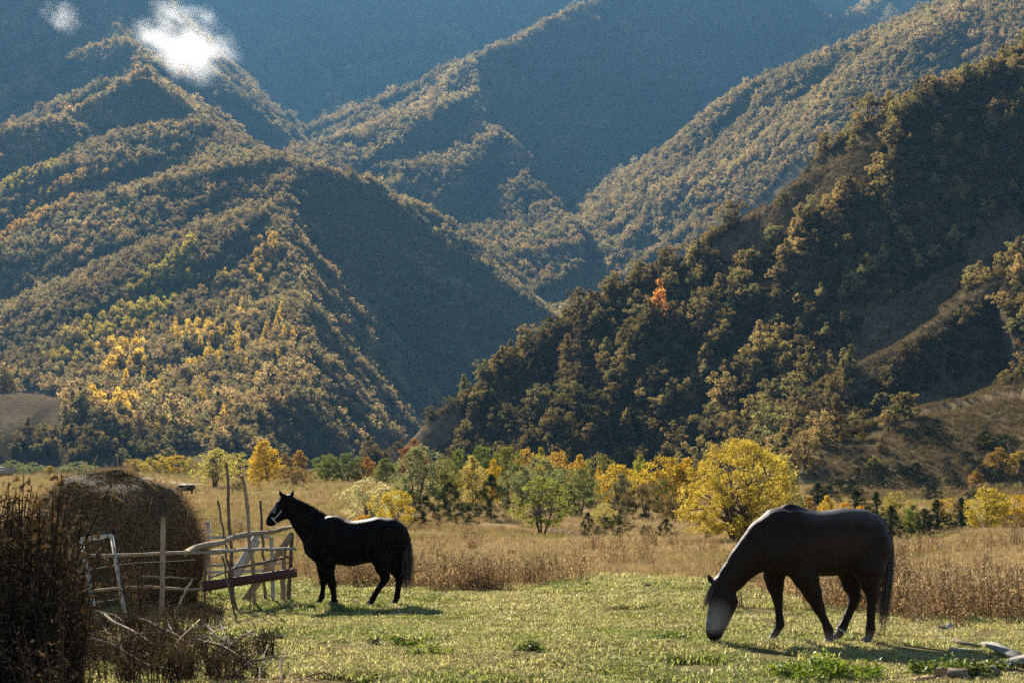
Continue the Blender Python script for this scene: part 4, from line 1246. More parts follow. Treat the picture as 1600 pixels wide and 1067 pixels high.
# black horse by the fence (outline in enlarged photo pixels, 281 to the metre)
NL, FL = -.15, .15
black = dict(scale=281.0, origin=(700, 722), mat='black_coat', seed=3, knee=560,
  chains=[
    ([(612, 424, 100, 0, 1.35), (660, 432, 100, 0, 1.26), (720, 440, 99, 0, 1.22), (790, 430, 95, 0, 1.25), (850, 415, 92, 0, 1.25), (900, 412, 84, 0, 1.25), (928, 420, 60, 0, 1.2)], .055),
    ([(600, 400, 82, 0, 1.5), (650, 362, 40, 0, 2.2), (720, 385, 40, 0, 1.8)], .08),
    ([(565, 455, 58, 0, 1.1), (600, 440, 80, 0, 1.3)], .08),
    ([(585, 398, 88, 0, 1.6), (545, 362, 74, 0, 1.75), (508, 330, 60, 0, 1.75), (470, 290, 47, 0, 1.65), (440, 258, 34, 0, 1.45)], .07),
    ([(640, 380, 66, -.09, 1.5), (596, 470, 62, -.12, 1.4)], .03),
    ([(640, 380, 66, .09, 1.5), (596, 470, 62, .12, 1.4)], .03),
    ([(433, 248, 31, 0, 1.15), (410, 276, 36, 0, 1.3), (385, 300, 29, 0, 1.25), (362, 325, 22, 0, 1.1), (350, 343, 19, 0, 1.0)], .035),
    ([(424, 305, 25, 0, 1.2), (385, 330, 14, 0, 1.1), (362, 350, 12, 0, 1.0)], .03),
    ([(414, 228, 10, -.045, 1.4), (403, 215, 10, -.05, 1.6), (399, 199, 3, -.05, 1.5)], .02),
    ([(438, 230, 10, .045, 1.4), (449, 216, 10, .05, 1.6), (457, 200, 3, .05, 1.5)], .02),
    ([(592, 455, 52, .10, 1.3), (585, 520, 34, FL, 1.1), (586, 560, 25, FL, 1.1), (589, 612, 20, FL, 1.0), (587, 632, 14, FL, 1.0), (582, 672, 13, FL, 1.05), (580, 684, 16, FL, 1.0), (573, 698, 12, FL, 1.0), (566, 712, 13, FL, 1.0)], .04),
    ([(610, 455, 56, -.10, 1.3), (622, 530, 36, NL, 1.1), (632, 575, 26, NL, 1.1), (645, 626, 21, NL, 1.0), (649, 646, 15, NL, 1.0), (654, 682, 14, NL, 1.05), (655, 696, 17, NL, 1.0), (650, 712, 13, NL, 1.0), (645, 724, 14, NL, 1.0)], .04),
    ([(890, 420, 78, -.10, 1.6), (866, 490, 52, -.14, 1.3), (876, 548, 34, NL, 1.1), (886, 590, 24, NL, 1.0), (880, 606, 20, NL, 1.0), (852, 646, 15, NL, 1.0), (830, 684, 16, NL, 1.0), (822, 702, 13, NL, 1.0), (815, 718, 14, NL, 1.0)], .045),
    ([(905, 420, 74, .10, 1.6), (902, 495, 54, .14, 1.3), (922, 552, 34, FL, 1.1), (938, 592, 24, FL, 1.0), (936, 612, 19, FL, 1.0), (930, 650, 15, FL, 1.0), (926, 682, 16, FL, 1.0), (920, 698, 13, FL, 1.0), (914, 712, 14, FL, 1.0)], .045),
    ([(935, 372, 20, 0, 1.2), (960, 378, 16, 0, 1.1), (972, 410, 12, 0, 1.0)], .03)],
  coat=lambda cx, cy, v: np.where(((np.abs(cx - 372) < 12) & (cy < 300) & (cy > 262))[:, None], np.array([[.14, .13, .125]]), np.array([[.005, .0042, .0038]])) * np.ones((len(cx), 1)),
  hooves=[(562, 712, FL, 1.0), (640, 724, NL, 1.05), (810, 718, NL, 1.0), (910, 712, FL, 1.0)],
  hair=[('tail', [[(950, 366, 0), (978, 400, -.02), (985, 520, -.06), (972, 645, -.07)], [(952, 368, 0), (992, 420, 0), (1002, 520, 0), (998, 625, .02)], [(950, 370, 0), (970, 420, .03), (962, 520, .05), (955, 610, .05)]], 520, .008, .018, (.012, .010, .009)),
        ('mane', [[(428, 216, .02), (436, 236, .06), (446, 262, .07)], [(480, 240, 0), (484, 256, .03), (492, 300, .10)], [(530, 262, 0), (536, 282, .04), (546, 330, .12)], [(580, 298, 0), (586, 314, .05), (596, 350, .14)], [(626, 318, 0), (630, 326, .08), (634, 345, .12)]], 520, .008, .020, (.012, .010, .009)),
        ('forelock', [[(424, 215, 0), (408, 228, 0), (394, 256, 0)], [(420, 215, -.02), (402, 232, -.03), (385, 262, -.03)]], 60, .006, .008, (.012, .010, .009))],
  eyes=[(392, 268, -.085, .018), (392, 268, .085, .018)],
  ropes=[('noseband', [(360, 318, -.01), (364, 322, -.075), (374, 334, -.085), (383, 345, -.05), (384, 347, 0)], .008), ('cheek_strap', [(374, 330, -.09), (395, 312, -.115), (412, 290, -.12)], .006)])
lx = (515.5 + 25 - 800 ) / F * 22.9
lh_x = (300 + 700 / 2.907 - 800) / F * 22.9
black_horse, _ = make_horse('black_horse', black, (lh_x, 22.9, gz(lh_x, 22.9)), math.radians(-4), 'black horse standing with its head over the rough gate')

# dark grey horse grazing on the right (480 px to the metre)
NR, FR = -.16, .16
def grey_coat(cx, cy, v):
    base = np.tile(np.array([[.0150, .0100, .0075]]), (len(cx), 1))
    brown = np.clip(1 - np.hypot((cx - 850) / 260, (cy - 360) / 150), 0, 1)[:, None]
    base = base * (1 - brown * .6) + np.array([[.036, .021, .015]]) * brown * .6
    back = np.clip((250 - cy) / 100, 0, 1)[:, None] * np.clip((cx - 650) / 120, 0, 1)[:, None]  # sun sheen on back and croup, painted in as paler coat colour
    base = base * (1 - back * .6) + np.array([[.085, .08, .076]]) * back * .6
    face = (np.clip(1.25 - np.hypot((cx - 205) / 95, (cy - 755) / 105), 0, 1) * np.clip((840 - cy) / 45, 0, 1) * (cx < 420))[:, None]
    base = base * (1 - face * .85) + np.array([[.22, .21, .20]]) * face * .85
    sock = np.clip((cy - 805) / 40, 0, 1)[:, None] * (cx > 450)[:, None]
    return base * (1 - sock * .75) + np.array([[.15, .12, .09]]) * sock * .75
grey = dict(scale=480.0, origin=(700, 885), seed=4, knee=600,
  chains=[
    ([(615, 334, 182, 0, 1.38), (690, 342, 180, 0, 1.26), (770, 344, 170, 0, 1.16), (870, 340, 174, 0, 1.16), (960, 326, 176, 0, 1.22), (1040, 310, 150, 0, 1.24), (1085, 318, 100, 0, 1.2)], .055),
    ([(560, 300, 130, 0, 1.6), (640, 186, 56, 0, 2.2), (740, 225, 66, 0, 1.8)], .09),
    ([(548, 370, 118, 0, 1.35), (610, 350, 150, 0, 1.35)], .08),
    ([(570, 320, 165, 0, 1.6), (500, 345, 122, 0, 1.7), (440, 392, 98, 0, 1.75), (380, 446, 84, 0, 1.7), (318, 520, 72, 0, 1.55), (270, 575, 62, 0, 1.4)], .08),
    ([(655, 250, 92, -.10, 1.5), (585, 400, 104, -.14, 1.45)], .03),
    ([(655, 250, 92, .10, 1.5), (585, 400, 104, .14, 1.45)], .03),
    ([(248, 560, 48, 0, 1.25), (262, 645, 74, 0, 1.5), (240, 720, 64, 0, 1.45), (222, 775, 52, 0, 1.3), (213, 818, 44, 0, 1.15), (213, 835, 34, 0, 1.1)], .035),
    ([(306, 660, 42, 0, 1.2), (262, 770, 26, 0, 1.2), (240, 828, 22, 0, 1.1)], .03),
    ([(228, 560, 17, .05, 1.3), (200, 535, 17, .06, 1.5), (179, 499, 4, .07, 1.3)], .02),
    ([(240, 572, 17, -.05, 1.3), (232, 548, 18, -.06, 1.5), (222, 511, 4, -.07, 1.3)], .02),
    ([(585, 420, 92, .12, 1.3), (572, 520, 56, FR, 1.1), (580, 580, 44, FR, 1.1), (592, 640, 35, FR, 1.0), (596, 675, 27, FR, 1.0), (604, 760, 25, FR, 1.05), (606, 788, 29, FR, 1.0), (590, 818, 23, FR, 1.0), (572, 846, 25, FR, 1.0)], .045),
    ([(655, 410, 104, -.12, 1.35), (700, 520, 68, NR, 1.15), (738, 605, 48, NR, 1.1), (772, 684, 38, NR, 1.0), (786, 715, 28, NR, 1.0), (820, 786, 26, NR, 1.05), (829, 810, 31, NR, 1.0), (832, 846, 25, NR, 1.0), (834, 872, 27, NR, 1.0)], .045),
    ([(1045, 370, 140, .12, 1.6), (1012, 480, 82, .16, 1.3), (1016, 570, 50, FR, 1.1), (1036, 635, 38, FR, 1.0), (1030, 665, 33, FR, 1.0), (994, 745, 26, FR, 1.0), (964, 808, 30, FR, 1.0), (948, 838, 24, FR, 1.0), (932, 866, 26, FR, 1.0)], .05),
    ([(1072, 370, 122, -.12, 1.6), (1056, 480, 84, -.17, 1.3), (1062, 560, 50, NR, 1.1), (1074, 612, 39, NR, 1.0), (1072, 645, 32, NR, 1.0), (1068, 730, 26, NR, 1.0), (1066, 806, 30, NR, 1.0), (1058, 845, 24, NR, 1.0), (1050, 870, 26, NR, 1.0)], .05),
    ([(1120, 215, 36, 0, 1.2), (1160, 235, 28, 0, 1.1), (1182, 290, 22, 0, 1.0)], .04)],
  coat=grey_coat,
  hooves=[(562, 848, FR, 1.0), (828, 878, NR, 1.05), (922, 868, FR, 1.0), (1044, 876, NR, 1.0)],
  hair=[('tail', [[(1152, 220, -.02), (1196, 300, -.08), (1188, 500, -.10), (1148, 720, -.10)], [(1156, 222, 0), (1216, 310, -.03), (1214, 500, -.04), (1168, 840, -.02)], [(1150, 225, 0), (1172, 330, .04), (1150, 500, .05), (1120, 760, .05)], [(1156, 224, 0), (1212, 330, -.02), (1208, 480, -.04), (1194, 690, -.04)]], 620, .0065, .018, (.045, .028, .018)),
        ('mane', [[(250, 510, 0), (262, 530, .07), (300, 590, .10)], [(328, 362, 0), (344, 384, .03), (376, 460, .13)], [(418, 274, 0), (434, 298, .03), (462, 370, .15)], [(518, 182, 0), (534, 204, .04), (556, 270, .16)], [(590, 138, 0), (600, 160, .10), (616, 215, .15)]], 520, .008, .020, (.016, .011, .009)),
        ('forelock', [[(236, 530, 0), (190, 570, -.02), (158, 640, -.02), (152, 700, 0)], [(240, 535, 0), (200, 590, .03), (175, 650, .03), (165, 690, .02)], [(236, 535, -.02), (205, 590, -.06), (186, 640, -.06)]], 130, .006, .012, (.03, .02, .014)),
        ('fetlock_hair', [[(838, 800, NR), (856, 815, NR), (862, 832, NR)], [(842, 806, NR + .02), (852, 822, NR), (850, 838, NR)]], 40, .005, .006, (.015, .012, .010))],
  eyes=[(212, 640, -.088, .020), (212, 640, .088, .020)],
  ropes=[('leg_rope', [(936, 812, FR - .05), (956, 828, FR - .075), (975, 838, FR - .04), (980, 838, FR + .03), (958, 828, FR + .075), (936, 812, FR + .04), (934, 811, FR - .03)], .006)])
rx = (1050 + 700 / 3.475 - 800) / F * 16.2
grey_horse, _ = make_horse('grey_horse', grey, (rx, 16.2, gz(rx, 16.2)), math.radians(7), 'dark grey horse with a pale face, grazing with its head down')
# ------------------------------------------------------------------ fence, gate, stakes, haystack
M['wood_grey'] = plain_mat('weathered_wood', (.20, .175, .145), (.42, .37, .30), 9, .95, .5, .05, (1, 1, 1))
M['wood_tan'] = plain_mat('tan_wood', (.20, .14, .085), (.38, .28, .18), 14, .95, .6, .05)
M['wood_bark'] = plain_mat('barked_wood', (.075, .055, .040), (.20, .15, .11), 18, .95, .8, .05)
M['wood_red'] = plain_mat('red_board', (.055, .020, .016), (.10, .035, .026), 12, .75, .3, .2)
M['wood_white'] = plain_mat('pale_board', (.32, .29, .24), (.48, .44, .38), 8, .95, .4, .04)
M['wood_plank'] = plain_mat('sawn_plank', (.15, .135, .11), (.25, .225, .19), 8, .95, .4, .04)
M['wire'] = plain_mat('wire', (.20, .19, .18), (.32, .31, .30), 30, .5, 0, .5)
frng2 = np.random.default_rng(33)

def fd(px):      # depth of the fence line over the photo column
    return float(np.interp(px, [40, 253, 455], [18.4, 19.4, 23.6]))

def pole(parent, name, pts, r0, r1, mat, crook=.012, n=7, seg=9, rng=frng2):
    """a round, slightly crooked pole; pts are (column, row[, depth offset])"""
    P3 = np.array([P(p[0], p[1], fd(p[0]) + (p[2] if len(p) > 2 else 0)) for p in pts])
    s = np.concatenate([[0], np.cumsum(np.linalg.norm(np.diff(P3, axis=0), axis=1))]); s /= s[-1]
    t = np.linspace(0, 1, seg)
    c = np.stack([np.interp(t, s, P3[:, i]) for i in range(3)], -1)
    c[1:-1] += rng.normal(0, crook, (seg - 2, 3))
    rad = .84 * np.linspace(r0, r1, seg) * rng.uniform(.88, 1.12, seg)
    mb = MB().tube(c, rad, n)
    return obj(name, mb.data(name, [mat], smooth=True), parent)

def board(parent, name, a, b, width, thick, mat, rng=frng2, crook=0.0):
    """a sawn board from a to b (world points), width in the upright direction"""
    a = np.asarray(a); b = np.asarray(b); t = b - a; L = np.linalg.norm(t); t = t / L
    side = np.cross(t, [0, 0, 1.0])
    if np.linalg.norm(side) < .25: side = np.array([0, 1.0, 0])
    side /= np.linalg.norm(side); up = np.cross(side, t)
    V = []; n = 5
    for i in range(n):
        c = a + t * L * i / (n - 1) + (rng.normal(0, crook, 3) if 0 < i < n - 1 else 0)
        w = width * rng.uniform(.94, 1.06)
        V += [c - side * thick / 2 - up * w / 2, c + side * thick / 2 - up * w / 2, c + side * thick / 2 + up * w / 2, c - side * thick / 2 + up * w / 2]
    Fq = [[0, 3, 2, 1], [(n - 1) * 4 + k for k in range(4)]]
    for i in range(n - 1):
        for k in range(4):
            Fq.append([i * 4 + k, i * 4 + (k + 1) % 4, i * 4 + 4 + (k + 1) % 4, i * 4 + 4 + k])
    return obj(name, MB().add(V, Fq).data(name, [mat]), parent)

fence = empty('pole_fence', (0, 0, 0)); tag(fence, 'rough pole fence with one stout post, in front of the haystack', 'fence')
pole(fence, 'post', [(255, 808), (254, 880), (252, 985)], .042, .046, M['wood_tan'], .006)
pole(fence, 'post', [(319, 842, .1), (320, 900, .1), (321, 990, .1)], .020, .024, M['wood_bark'], .006)
pole(fence, 'rail', [(64, 871), (150, 868), (230, 866), (300, 863, -.1), (350, 862)], .030, .030, M['wood_tan'], .006)
pole(fence, 'rail', [(100, 926), (150, 922), (195, 918), (250, 918), (300, 921), (335, 917)], .026, .026, M['wood_tan'], .008)
pole(fence, 'rail', [(222, 900, .05), (262, 902, .05), (308, 905, .05)], .017, .015, M['wood_bark'], .006)
pole(fence, 'wire', [(112, 896), (160, 885), (210, 880), (305, 874)], .004, .004, M['wire'], .004, 5)
pole(fence, 'wire', [(120, 945), (180, 936), (230, 928)], .004, .004, M['wire'], .004, 5)

gate = empty('pole_gate', (0, 0, 0)); tag(gate, 'crooked gate of branches with a dark red bottom board', 'gate')
pole(gate, 'branch_rail', [(290, 864), (308, 853), (344, 848), (368, 838), (400, 832), (430, 830), (456, 823)], .060, .040, M['wood_tan'], .008, 8, 13)
pole(gate, 'rail', [(330, 861), (400, 859), (462, 857)], .033, .032, M['wood_grey'], .006)
pole(gate, 'branch_rail', [(328, 902), (350, 895), (386, 882), (420, 878), (450, 870)], .022, .030, M['wood_bark'], .010)
board(gate, 'bottom_board', P(318, 916, fd(318) - .06), P(463, 894, fd(463) - .06), .145, .04, M['wood_red'])
board(gate, 'brace', P(456, 835, fd(456) + .1), P(374, 950, fd(374) + 1.6), .115, .035, M['wood_tan'])
pole(gate, 'post', [(456, 832, .15), (453, 890, .15), (451, 945, .15)], .040, .045, M['wood_bark'], .006)
pole(gate, 'post', [(444, 852, .25), (442, 900, .25), (441, 943, .3)], .050, .055, M['wood_tan'], .006)
pole(gate, 'post', [(424, 838, .45), (426, 890, .45), (427, 942, .45)], .040, .040, M['wood_white'], .003, 6)

plk = empty('leaning_plank', (0, 0, 0)); tag(plk, 'pale grey plank leaning diagonally behind the gate', 'plank')
board(plk, 'plank', P(402, 841, 22.9), P(362, 908, 22.4), .19, .03, M['wood_white'])

def stake(pts, r0, r1, label, mat=None, fork=None, name='tall_stake'):
    e = empty(name, (0, 0, 0)); tag(e, label, 'stake', None)
    pole(e, 'shaft', pts, r0, r1, mat or M['wood_bark'], .012, 7, 13)
    if fork: pole(e, 'side_twig', fork, .014, .008, mat or M['wood_bark'], .004, 5, 4)
    return e
stake([(353, 722, .6), (357, 790, .6), (361, 860, .6), (364, 962, .6)], .024, .040, 'tallest bare stake, rising above the gate\'s left half', fork=[(357, 765, .6), (363, 760, .6)])
stake([(377, 742), (385, 775), (388, 805), (391, 858), (396, 915), (400, 972)], .030, .046, 'thick crooked stake with a forked tip beside the black horse\'s head', M['wood_tan'], [(379, 748), (383, 738)])
stake([(340, 781, .5), (347, 825, .5), (354, 862, .5), (368, 960, .5)], .016, .026, 'thin leaning stake left of the tallest one')
stake([(407, 782, 1.0), (410, 820, 1.0), (412, 870, 1.0), (414, 948, 1.0)], .024, .032, 'short stake right in front of the black horse\'s muzzle')
stake([(347, 868, -1.6), (358, 920, -1.6), (370, 975, -1.6), (386, 1035, -2.4)], .018, .026, 'long bark covered stick leaning in front of the gate', name='leaning_stick')
stake([(396, 905, -1.4), (390, 960, -1.4), (384, 1018, -2.2)], .009, .013, 'thin stick crossing the long leaning one', name='leaning_stick')
stake([(300, 905, -.4), (284, 935, -.4), (262, 985, -.6)], .020, .024, 'slanting pole propping the fence left of the red board', M['wood_tan'], name='leaning_stick')

# pale frame that leans on the fence
fr = empty('wooden_frame', (0, 0, 0)); tag(fr, 'pale three sided wooden frame leaning on the fence', 'frame')
def fp(px, py): return P(px, py, float(np.interp(py, [835, 985], [19.2, 18.4])))
board(fr, 'upright', fp(127, 845), fp(152, 972), .075, .03, M['wood_white'])
board(fr, 'upright', fp(175, 840), fp(200, 986), .075, .03, M['wood_white'])
board(fr, 'top_bar', fp(123, 843) + np.array([0, -.04, 0]), fp(178, 837) + np.array([0, -.04, 0]), .065, .03, M['wood_white'])

# light rails standing behind the gate
rl = empty('rail_fence', (0, 0, 0)); tag(rl, 'pale broken rail fence right behind the haystack', 'fence')
for a, b, y0, y1, nm in ((298, 328, 818, 817, 'rail'), (300, 332, 828, 829, 'rail'), (302, 420, 840, 838, 'rail'), (312, 440, 884, 880, 'rail'), (318, 420, 894, 891, 'rail')):
    board(rl, nm, P(a, y0, 25.5), P(b, y1, 25.7), .05, .03, M['wood_white'])
for a in (326, 302):
    board(rl, 'post', P(a, 816, 25.65), P(a + 2, 926, 25.65), .06, .05, M['wood_white'])

# grey pole ends sticking out over the weeds at the far left
gp = empty('stacked_pole', (0, 0, 0)); tag(gp, 'weathered grey pole end jutting in above the dead weeds', 'pole')
gp_mb = MB().tube([P(-40, 733, 10.4), P(0, 735, 10.2), P(16, 737, 10.1)], [.028, .028, .03], 8)
obj('pole', gp_mb.data('pole', [M['wood_grey']], smooth=True), gp)
gp_mb = MB().tube([P(-40, 741, 10.3), P(0, 740, 10.1), P(20, 734.5, 9.9)], [.02, .022, .024], 8)
obj('pole', gp_mb.data('pole', [M['wood_grey']], smooth=True), gp)

# ------------------------------------------------------------------ haystack
M['hay'] = plain_mat('hay', (.06, .042, .024), (.13, .09, .05), 14, .95, .8, .1)
M['hay_strand'] = foliage_mat('hay_strand', (.185, .125, .065), .3, .6, (1.1, 1.0, .8))
def haystack():
    rng = np.random.default_rng(44)
    c0 = P(170, 960, 22.6); cx, cy = c0[0], 22.6; g = gz(cx, cy)
    nu, nv = 64, 30
    V = np.zeros((nv, nu, 3))
    a = np.linspace(0, 2 * np.pi, nu, endpoint=False)
    for j in range(nv):
        t = j / (nv - 1)                       # 0 base, 1 crown
        r = (1.0 + .10 * math.sin(t * 3.1)) * (1 - t ** 6.5) ** .45 if t < 1 else 0.0
        rr = r * (1 + .06 * np.sin(a * 3 + 1) + .05 * np.sin(a * 5 + t * 5))
        V[j, :, 0] = cx + np.cos(a) * rr * 1.20 + .08 * t
        V[j, :, 1] = cy + np.sin(a) * rr * 1.15
        V[j, :, 2] = g - .05 + t * 2.05 + .07 * np.sin(a * 2 + .6) * t
    v = V.reshape(-1, 3)
    v = v + np.stack([fbm(v[:, 0] * 2.2 + v[:, 2], v[:, 1] * 2.2 + k * 9, 7 + k, 4) for k in range(3)], -1) * .20
    i = np.arange(nv - 1)[:, None] * nu; j = np.arange(nu)[None, :]
    f = np.stack([i + j, i + (j + 1) % nu, i + nu + (j + 1) % nu, i + nu + j], -1).reshape(-1, 4)
    r = empty('haystack', (0, 0, 0)); tag(r, 'large rounded dark haystack with loose straw on top, behind the fence', 'haystack')
    me = mesh_data('mound', v, f, [M['hay']], smooth=True); mound = obj('mound', me, r)
    # loose stalks lying on the surface
    n = 15000
    q = rng.integers(0, len(f), n); w = rng.dirichlet(np.ones(4), n)
    p = (v[f[q]] * w[:, :, None]).sum(1)
    e1 = v[f[q][:, 1]] - v[f[q][:, 0]]; e2 = v[f[q][:, 3]] - v[f[q][:, 0]]
    nr = np.cross(e1, e2); nr /= np.linalg.norm(nr, axis=1, keepdims=True) + 1e-9
    d = rng.normal(size=(n, 3)); d[:, 2] -= .7
    d -= nr * (d * nr).sum(1, keepdims=True) * .75; d /= np.linalg.norm(d, axis=1, keepdims=True)
    s = np.cross(nr, d); s /= np.linalg.norm(s, axis=1, keepdims=True) + 1e-9
    L = rng.uniform(.06, .42, (n, 1)); wd = rng.uniform(.002, .006, (n, 1))
    p = p + nr * rng.uniform(0, .06, (n, 1))
    m = p + d * L * .5 + nr * rng.uniform(-.01, .04, (n, 1)); e = p + d * L + rng.normal(0, .02, (n, 3))
    vv = np.stack([p - s * wd, p + s * wd, m - s * wd, m + s * wd, e - s * wd * .5, e + s * wd * .5], 1).reshape(-1, 3)
    b = np.arange(n)[:, None] * 6
    ff = np.concatenate([b + np.array([[0, 1, 3, 2]]), b + np.array([[2, 3, 5, 4]])])
    o = obj('loose_straw', mesh_data('loose_straw', vv, ff, [M['hay_strand']]), mound); o['kind'] = 'stuff'
    # hay spilt on the ground at the right foot
    n = 2600
    x = cx + 1.05 + rng.normal(0, .32, n); y = cy - .3 + rng.normal(0, .4, n)
    pz = land(x, y) + rng.uniform(0, 1, n) ** 2 * .30 * np.exp(-((x - cx - 1.1) / .4) ** 2)
    p = np.stack([x, y, pz], -1); a = rng.uniform(0, 6.28, n)
    d = np.stack([np.cos(a), np.sin(a), rng.normal(0, .25, n)], -1); s = np.stack([-np.sin(a), np.cos(a), np.zeros(n)], -1)
    L = rng.uniform(.06, .25, (n, 1)); wd = .004
    vv = np.stack([p - s * wd, p + s * wd, p + d * L + s * wd, p + d * L - s * wd], 1).reshape(-1, 3)
    o = obj('spilt_hay', mesh_data('spilt_hay', vv, np.arange(4 * n).reshape(-1, 4), [M['hay_strand']]), r); o['kind'] = 'stuff'
haystack()
# ------------------------------------------------------------------ dead weeds and brushwood in the left corner
M['dead_leaf'] = foliage_mat('dead_leaf', 'instance', 0.22, 0.5, (1.2, 1.0, .6))
def dead_weed(rng, h, n, leaves, leaf=.055):
    mb = MB(); lc = []
    for i in range(n):
        a = rng.uniform(0, 6.283); r = rng.uniform(0, .12)
        b = np.array([math.cos(a) * r, math.sin(a) * r, -.03]); hh = h * rng.uniform(.6, 1.05)
        t = b + np.array([math.cos(a) * hh * .12, math.sin(a) * hh * .12, hh]) + rng.normal(0, .05, 3)
        m = (b + t) / 2 + rng.normal(0, .03, 3)
        mb.tube([b, m, t], [.008, .007, .003], 4, cap=False)
        for j in range(leaves):
            q = rng.uniform(.1, 1.0); p = b + (t - b) * q
            lc.append(p + rng.normal(0, .055, 3) * np.array([1, 1, .8]))
        for j in range(4):
            q = rng.uniform(.4, .9); p = b + (t - b) * q; e = p + np.array([rng.normal(0, .12), rng.normal(0, .12), rng.uniform(.05, .2)])
            mb.tube([p, e], [.004, .002], 3, cap=False)
            lc += [e + rng.normal(0, .03, 3) for _ in range(4)]
    lv, lf = leaf_quads(np.array(lc), leaf, rng, None, .45, .35)
    wv = np.concatenate(mb.v); parts = [np.concatenate(q) for q in mb.f.values()]
    return mesh_data('dead_weed', np.concatenate([wv, lv]), parts + [lf + len(wv)], [M['dead_leaf']])

drng = np.random.default_rng(51)
DEAD = [dead_weed(drng, 1.6, 8, 26) for i in range(4)] + [dead_weed(drng, .6, 6, 14, .035) for i in range(3)]
X = []; Y = []; S = []; K = []
def patch_of(px0, px1, d0, d1, n, s0, s1):
    for i in range(n):
        K.append(0 if s1 > .75 else 4)
        d = drng.uniform(d0, d1); px = drng.uniform(px0, px1)
        X.append((px - 800) / F * d); Y.append(d); S.append(drng.uniform(s0, s1))
patch_of(-60, 62, 9.2, 11.5, 70, .8, 1.12)
patch_of(40, 92, 9.6, 12.0, 30, .5, .92)
patch_of(96, 118, 10.5, 13.0, 6, .4, .76)
patch_of(-60, 110, 8.4, 10.0, 50, .4, .76)
patch_of(110, 300, 12.0, 16.5, 110, .3, .72)
patch_of(280, 430, 12.2, 15.0, 50, .25, .6)
patch_of(180, 345, 17.0, 19.0, 16, .5, .74)
patch_of(185, 230, 16.0, 18.0, 3, .5, .76)
X = np.array(X); Y = np.array(Y); S = np.array(S)
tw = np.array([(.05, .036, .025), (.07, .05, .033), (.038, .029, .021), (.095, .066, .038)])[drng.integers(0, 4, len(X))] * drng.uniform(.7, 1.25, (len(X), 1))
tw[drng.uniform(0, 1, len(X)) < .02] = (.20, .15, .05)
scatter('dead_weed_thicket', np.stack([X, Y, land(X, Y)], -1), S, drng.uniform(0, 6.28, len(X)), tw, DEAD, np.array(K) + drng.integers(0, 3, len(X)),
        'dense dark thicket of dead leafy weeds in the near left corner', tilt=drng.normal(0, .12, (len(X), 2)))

# brushwood: every stick its own piece
brush = empty('brush_pile', (0, 0, 0)); tag(brush, 'tangled pile of dry brown sticks in the grass before the fence', 'brushwood')
def stick(pa, pb, r, mat, up=(0, 0)):
    a = hit(*pa); b = hit(*pb)
    a[2] += up[0]; b[2] += up[1]
    t = np.linspace(0, 1, 6)[:, None]
    c = a + (b - a) * t + drng.normal(0, .02, (6, 3)) * np.sin(t * np.pi) + np.array([0, 0, .05]) * np.sin(t * np.pi)
    obj('stick', MB().tube(c, np.linspace(r, r * .45, 6), 5).data('stick', [mat], smooth=True), brush)
for pa, pb, r, up in [((140, 1000), (255, 1030), .024, (.35, .05)), ((150, 990), (230, 1015), .018, (.3, .1)), ((205, 1005), (330, 1040), .020, (.3, .05)), ((275, 1040), (352, 1015), .014, (.05, .25)),
                      ((300, 1030), (420, 1060), .018, (.2, .03)), ((240, 1060), (312, 1010), .012, (.0, .3)), ((180, 1030), (330, 1012), .014, (.2, .15)), ((312, 990), (385, 1055), .018, (.15, .05)),
                      ((160, 1020), (215, 1065), .014, (.3, 0)), ((330, 1050), (400, 1020), .013, (.05, .25)), ((355, 1064), (450, 1040), .012, (.02, .12)), ((405, 1064), (418, 1035), .012, (.0, .18)),
                      ((438, 1066), (446, 1038), .012, (.0, .15)), ((260, 1000), (300, 1064), .013, (.25, .0)), ((120, 1040), (260, 1064), .018, (.3, .05)), ((320, 1062), (390, 1066), .014, (.05, .03)),
                      ((340, 1006), (372, 1062), .011, (.3, .0)), ((215, 985), (330, 1000), .012, (.1, .2)), ((360, 1020), (330, 1060), .011, (.2, .02)), ((470, 1062), (560, 1066), .010, (.01, .01))]:
    stick(pa, pb, r, (M['wood_bark'], M['wood_tan'], M['wood_bark'])[int(drng.integers(0, 3))], up)
for i in range(46):
    x0 = drng.uniform(130, 400); y0 = drng.uniform(990, 1062); a = drng.uniform(0, 3.14); L = drng.uniform(20, 70)
    stick((x0, y0), (x0 + math.cos(a) * L, min(max(y0 + math.sin(a) * L * .35, 985), 1085)), drng.uniform(.004, .010), (M['wood_bark'], M['wood_tan'])[i % 2], (drng.uniform(0, .2), drng.uniform(0, .3)))

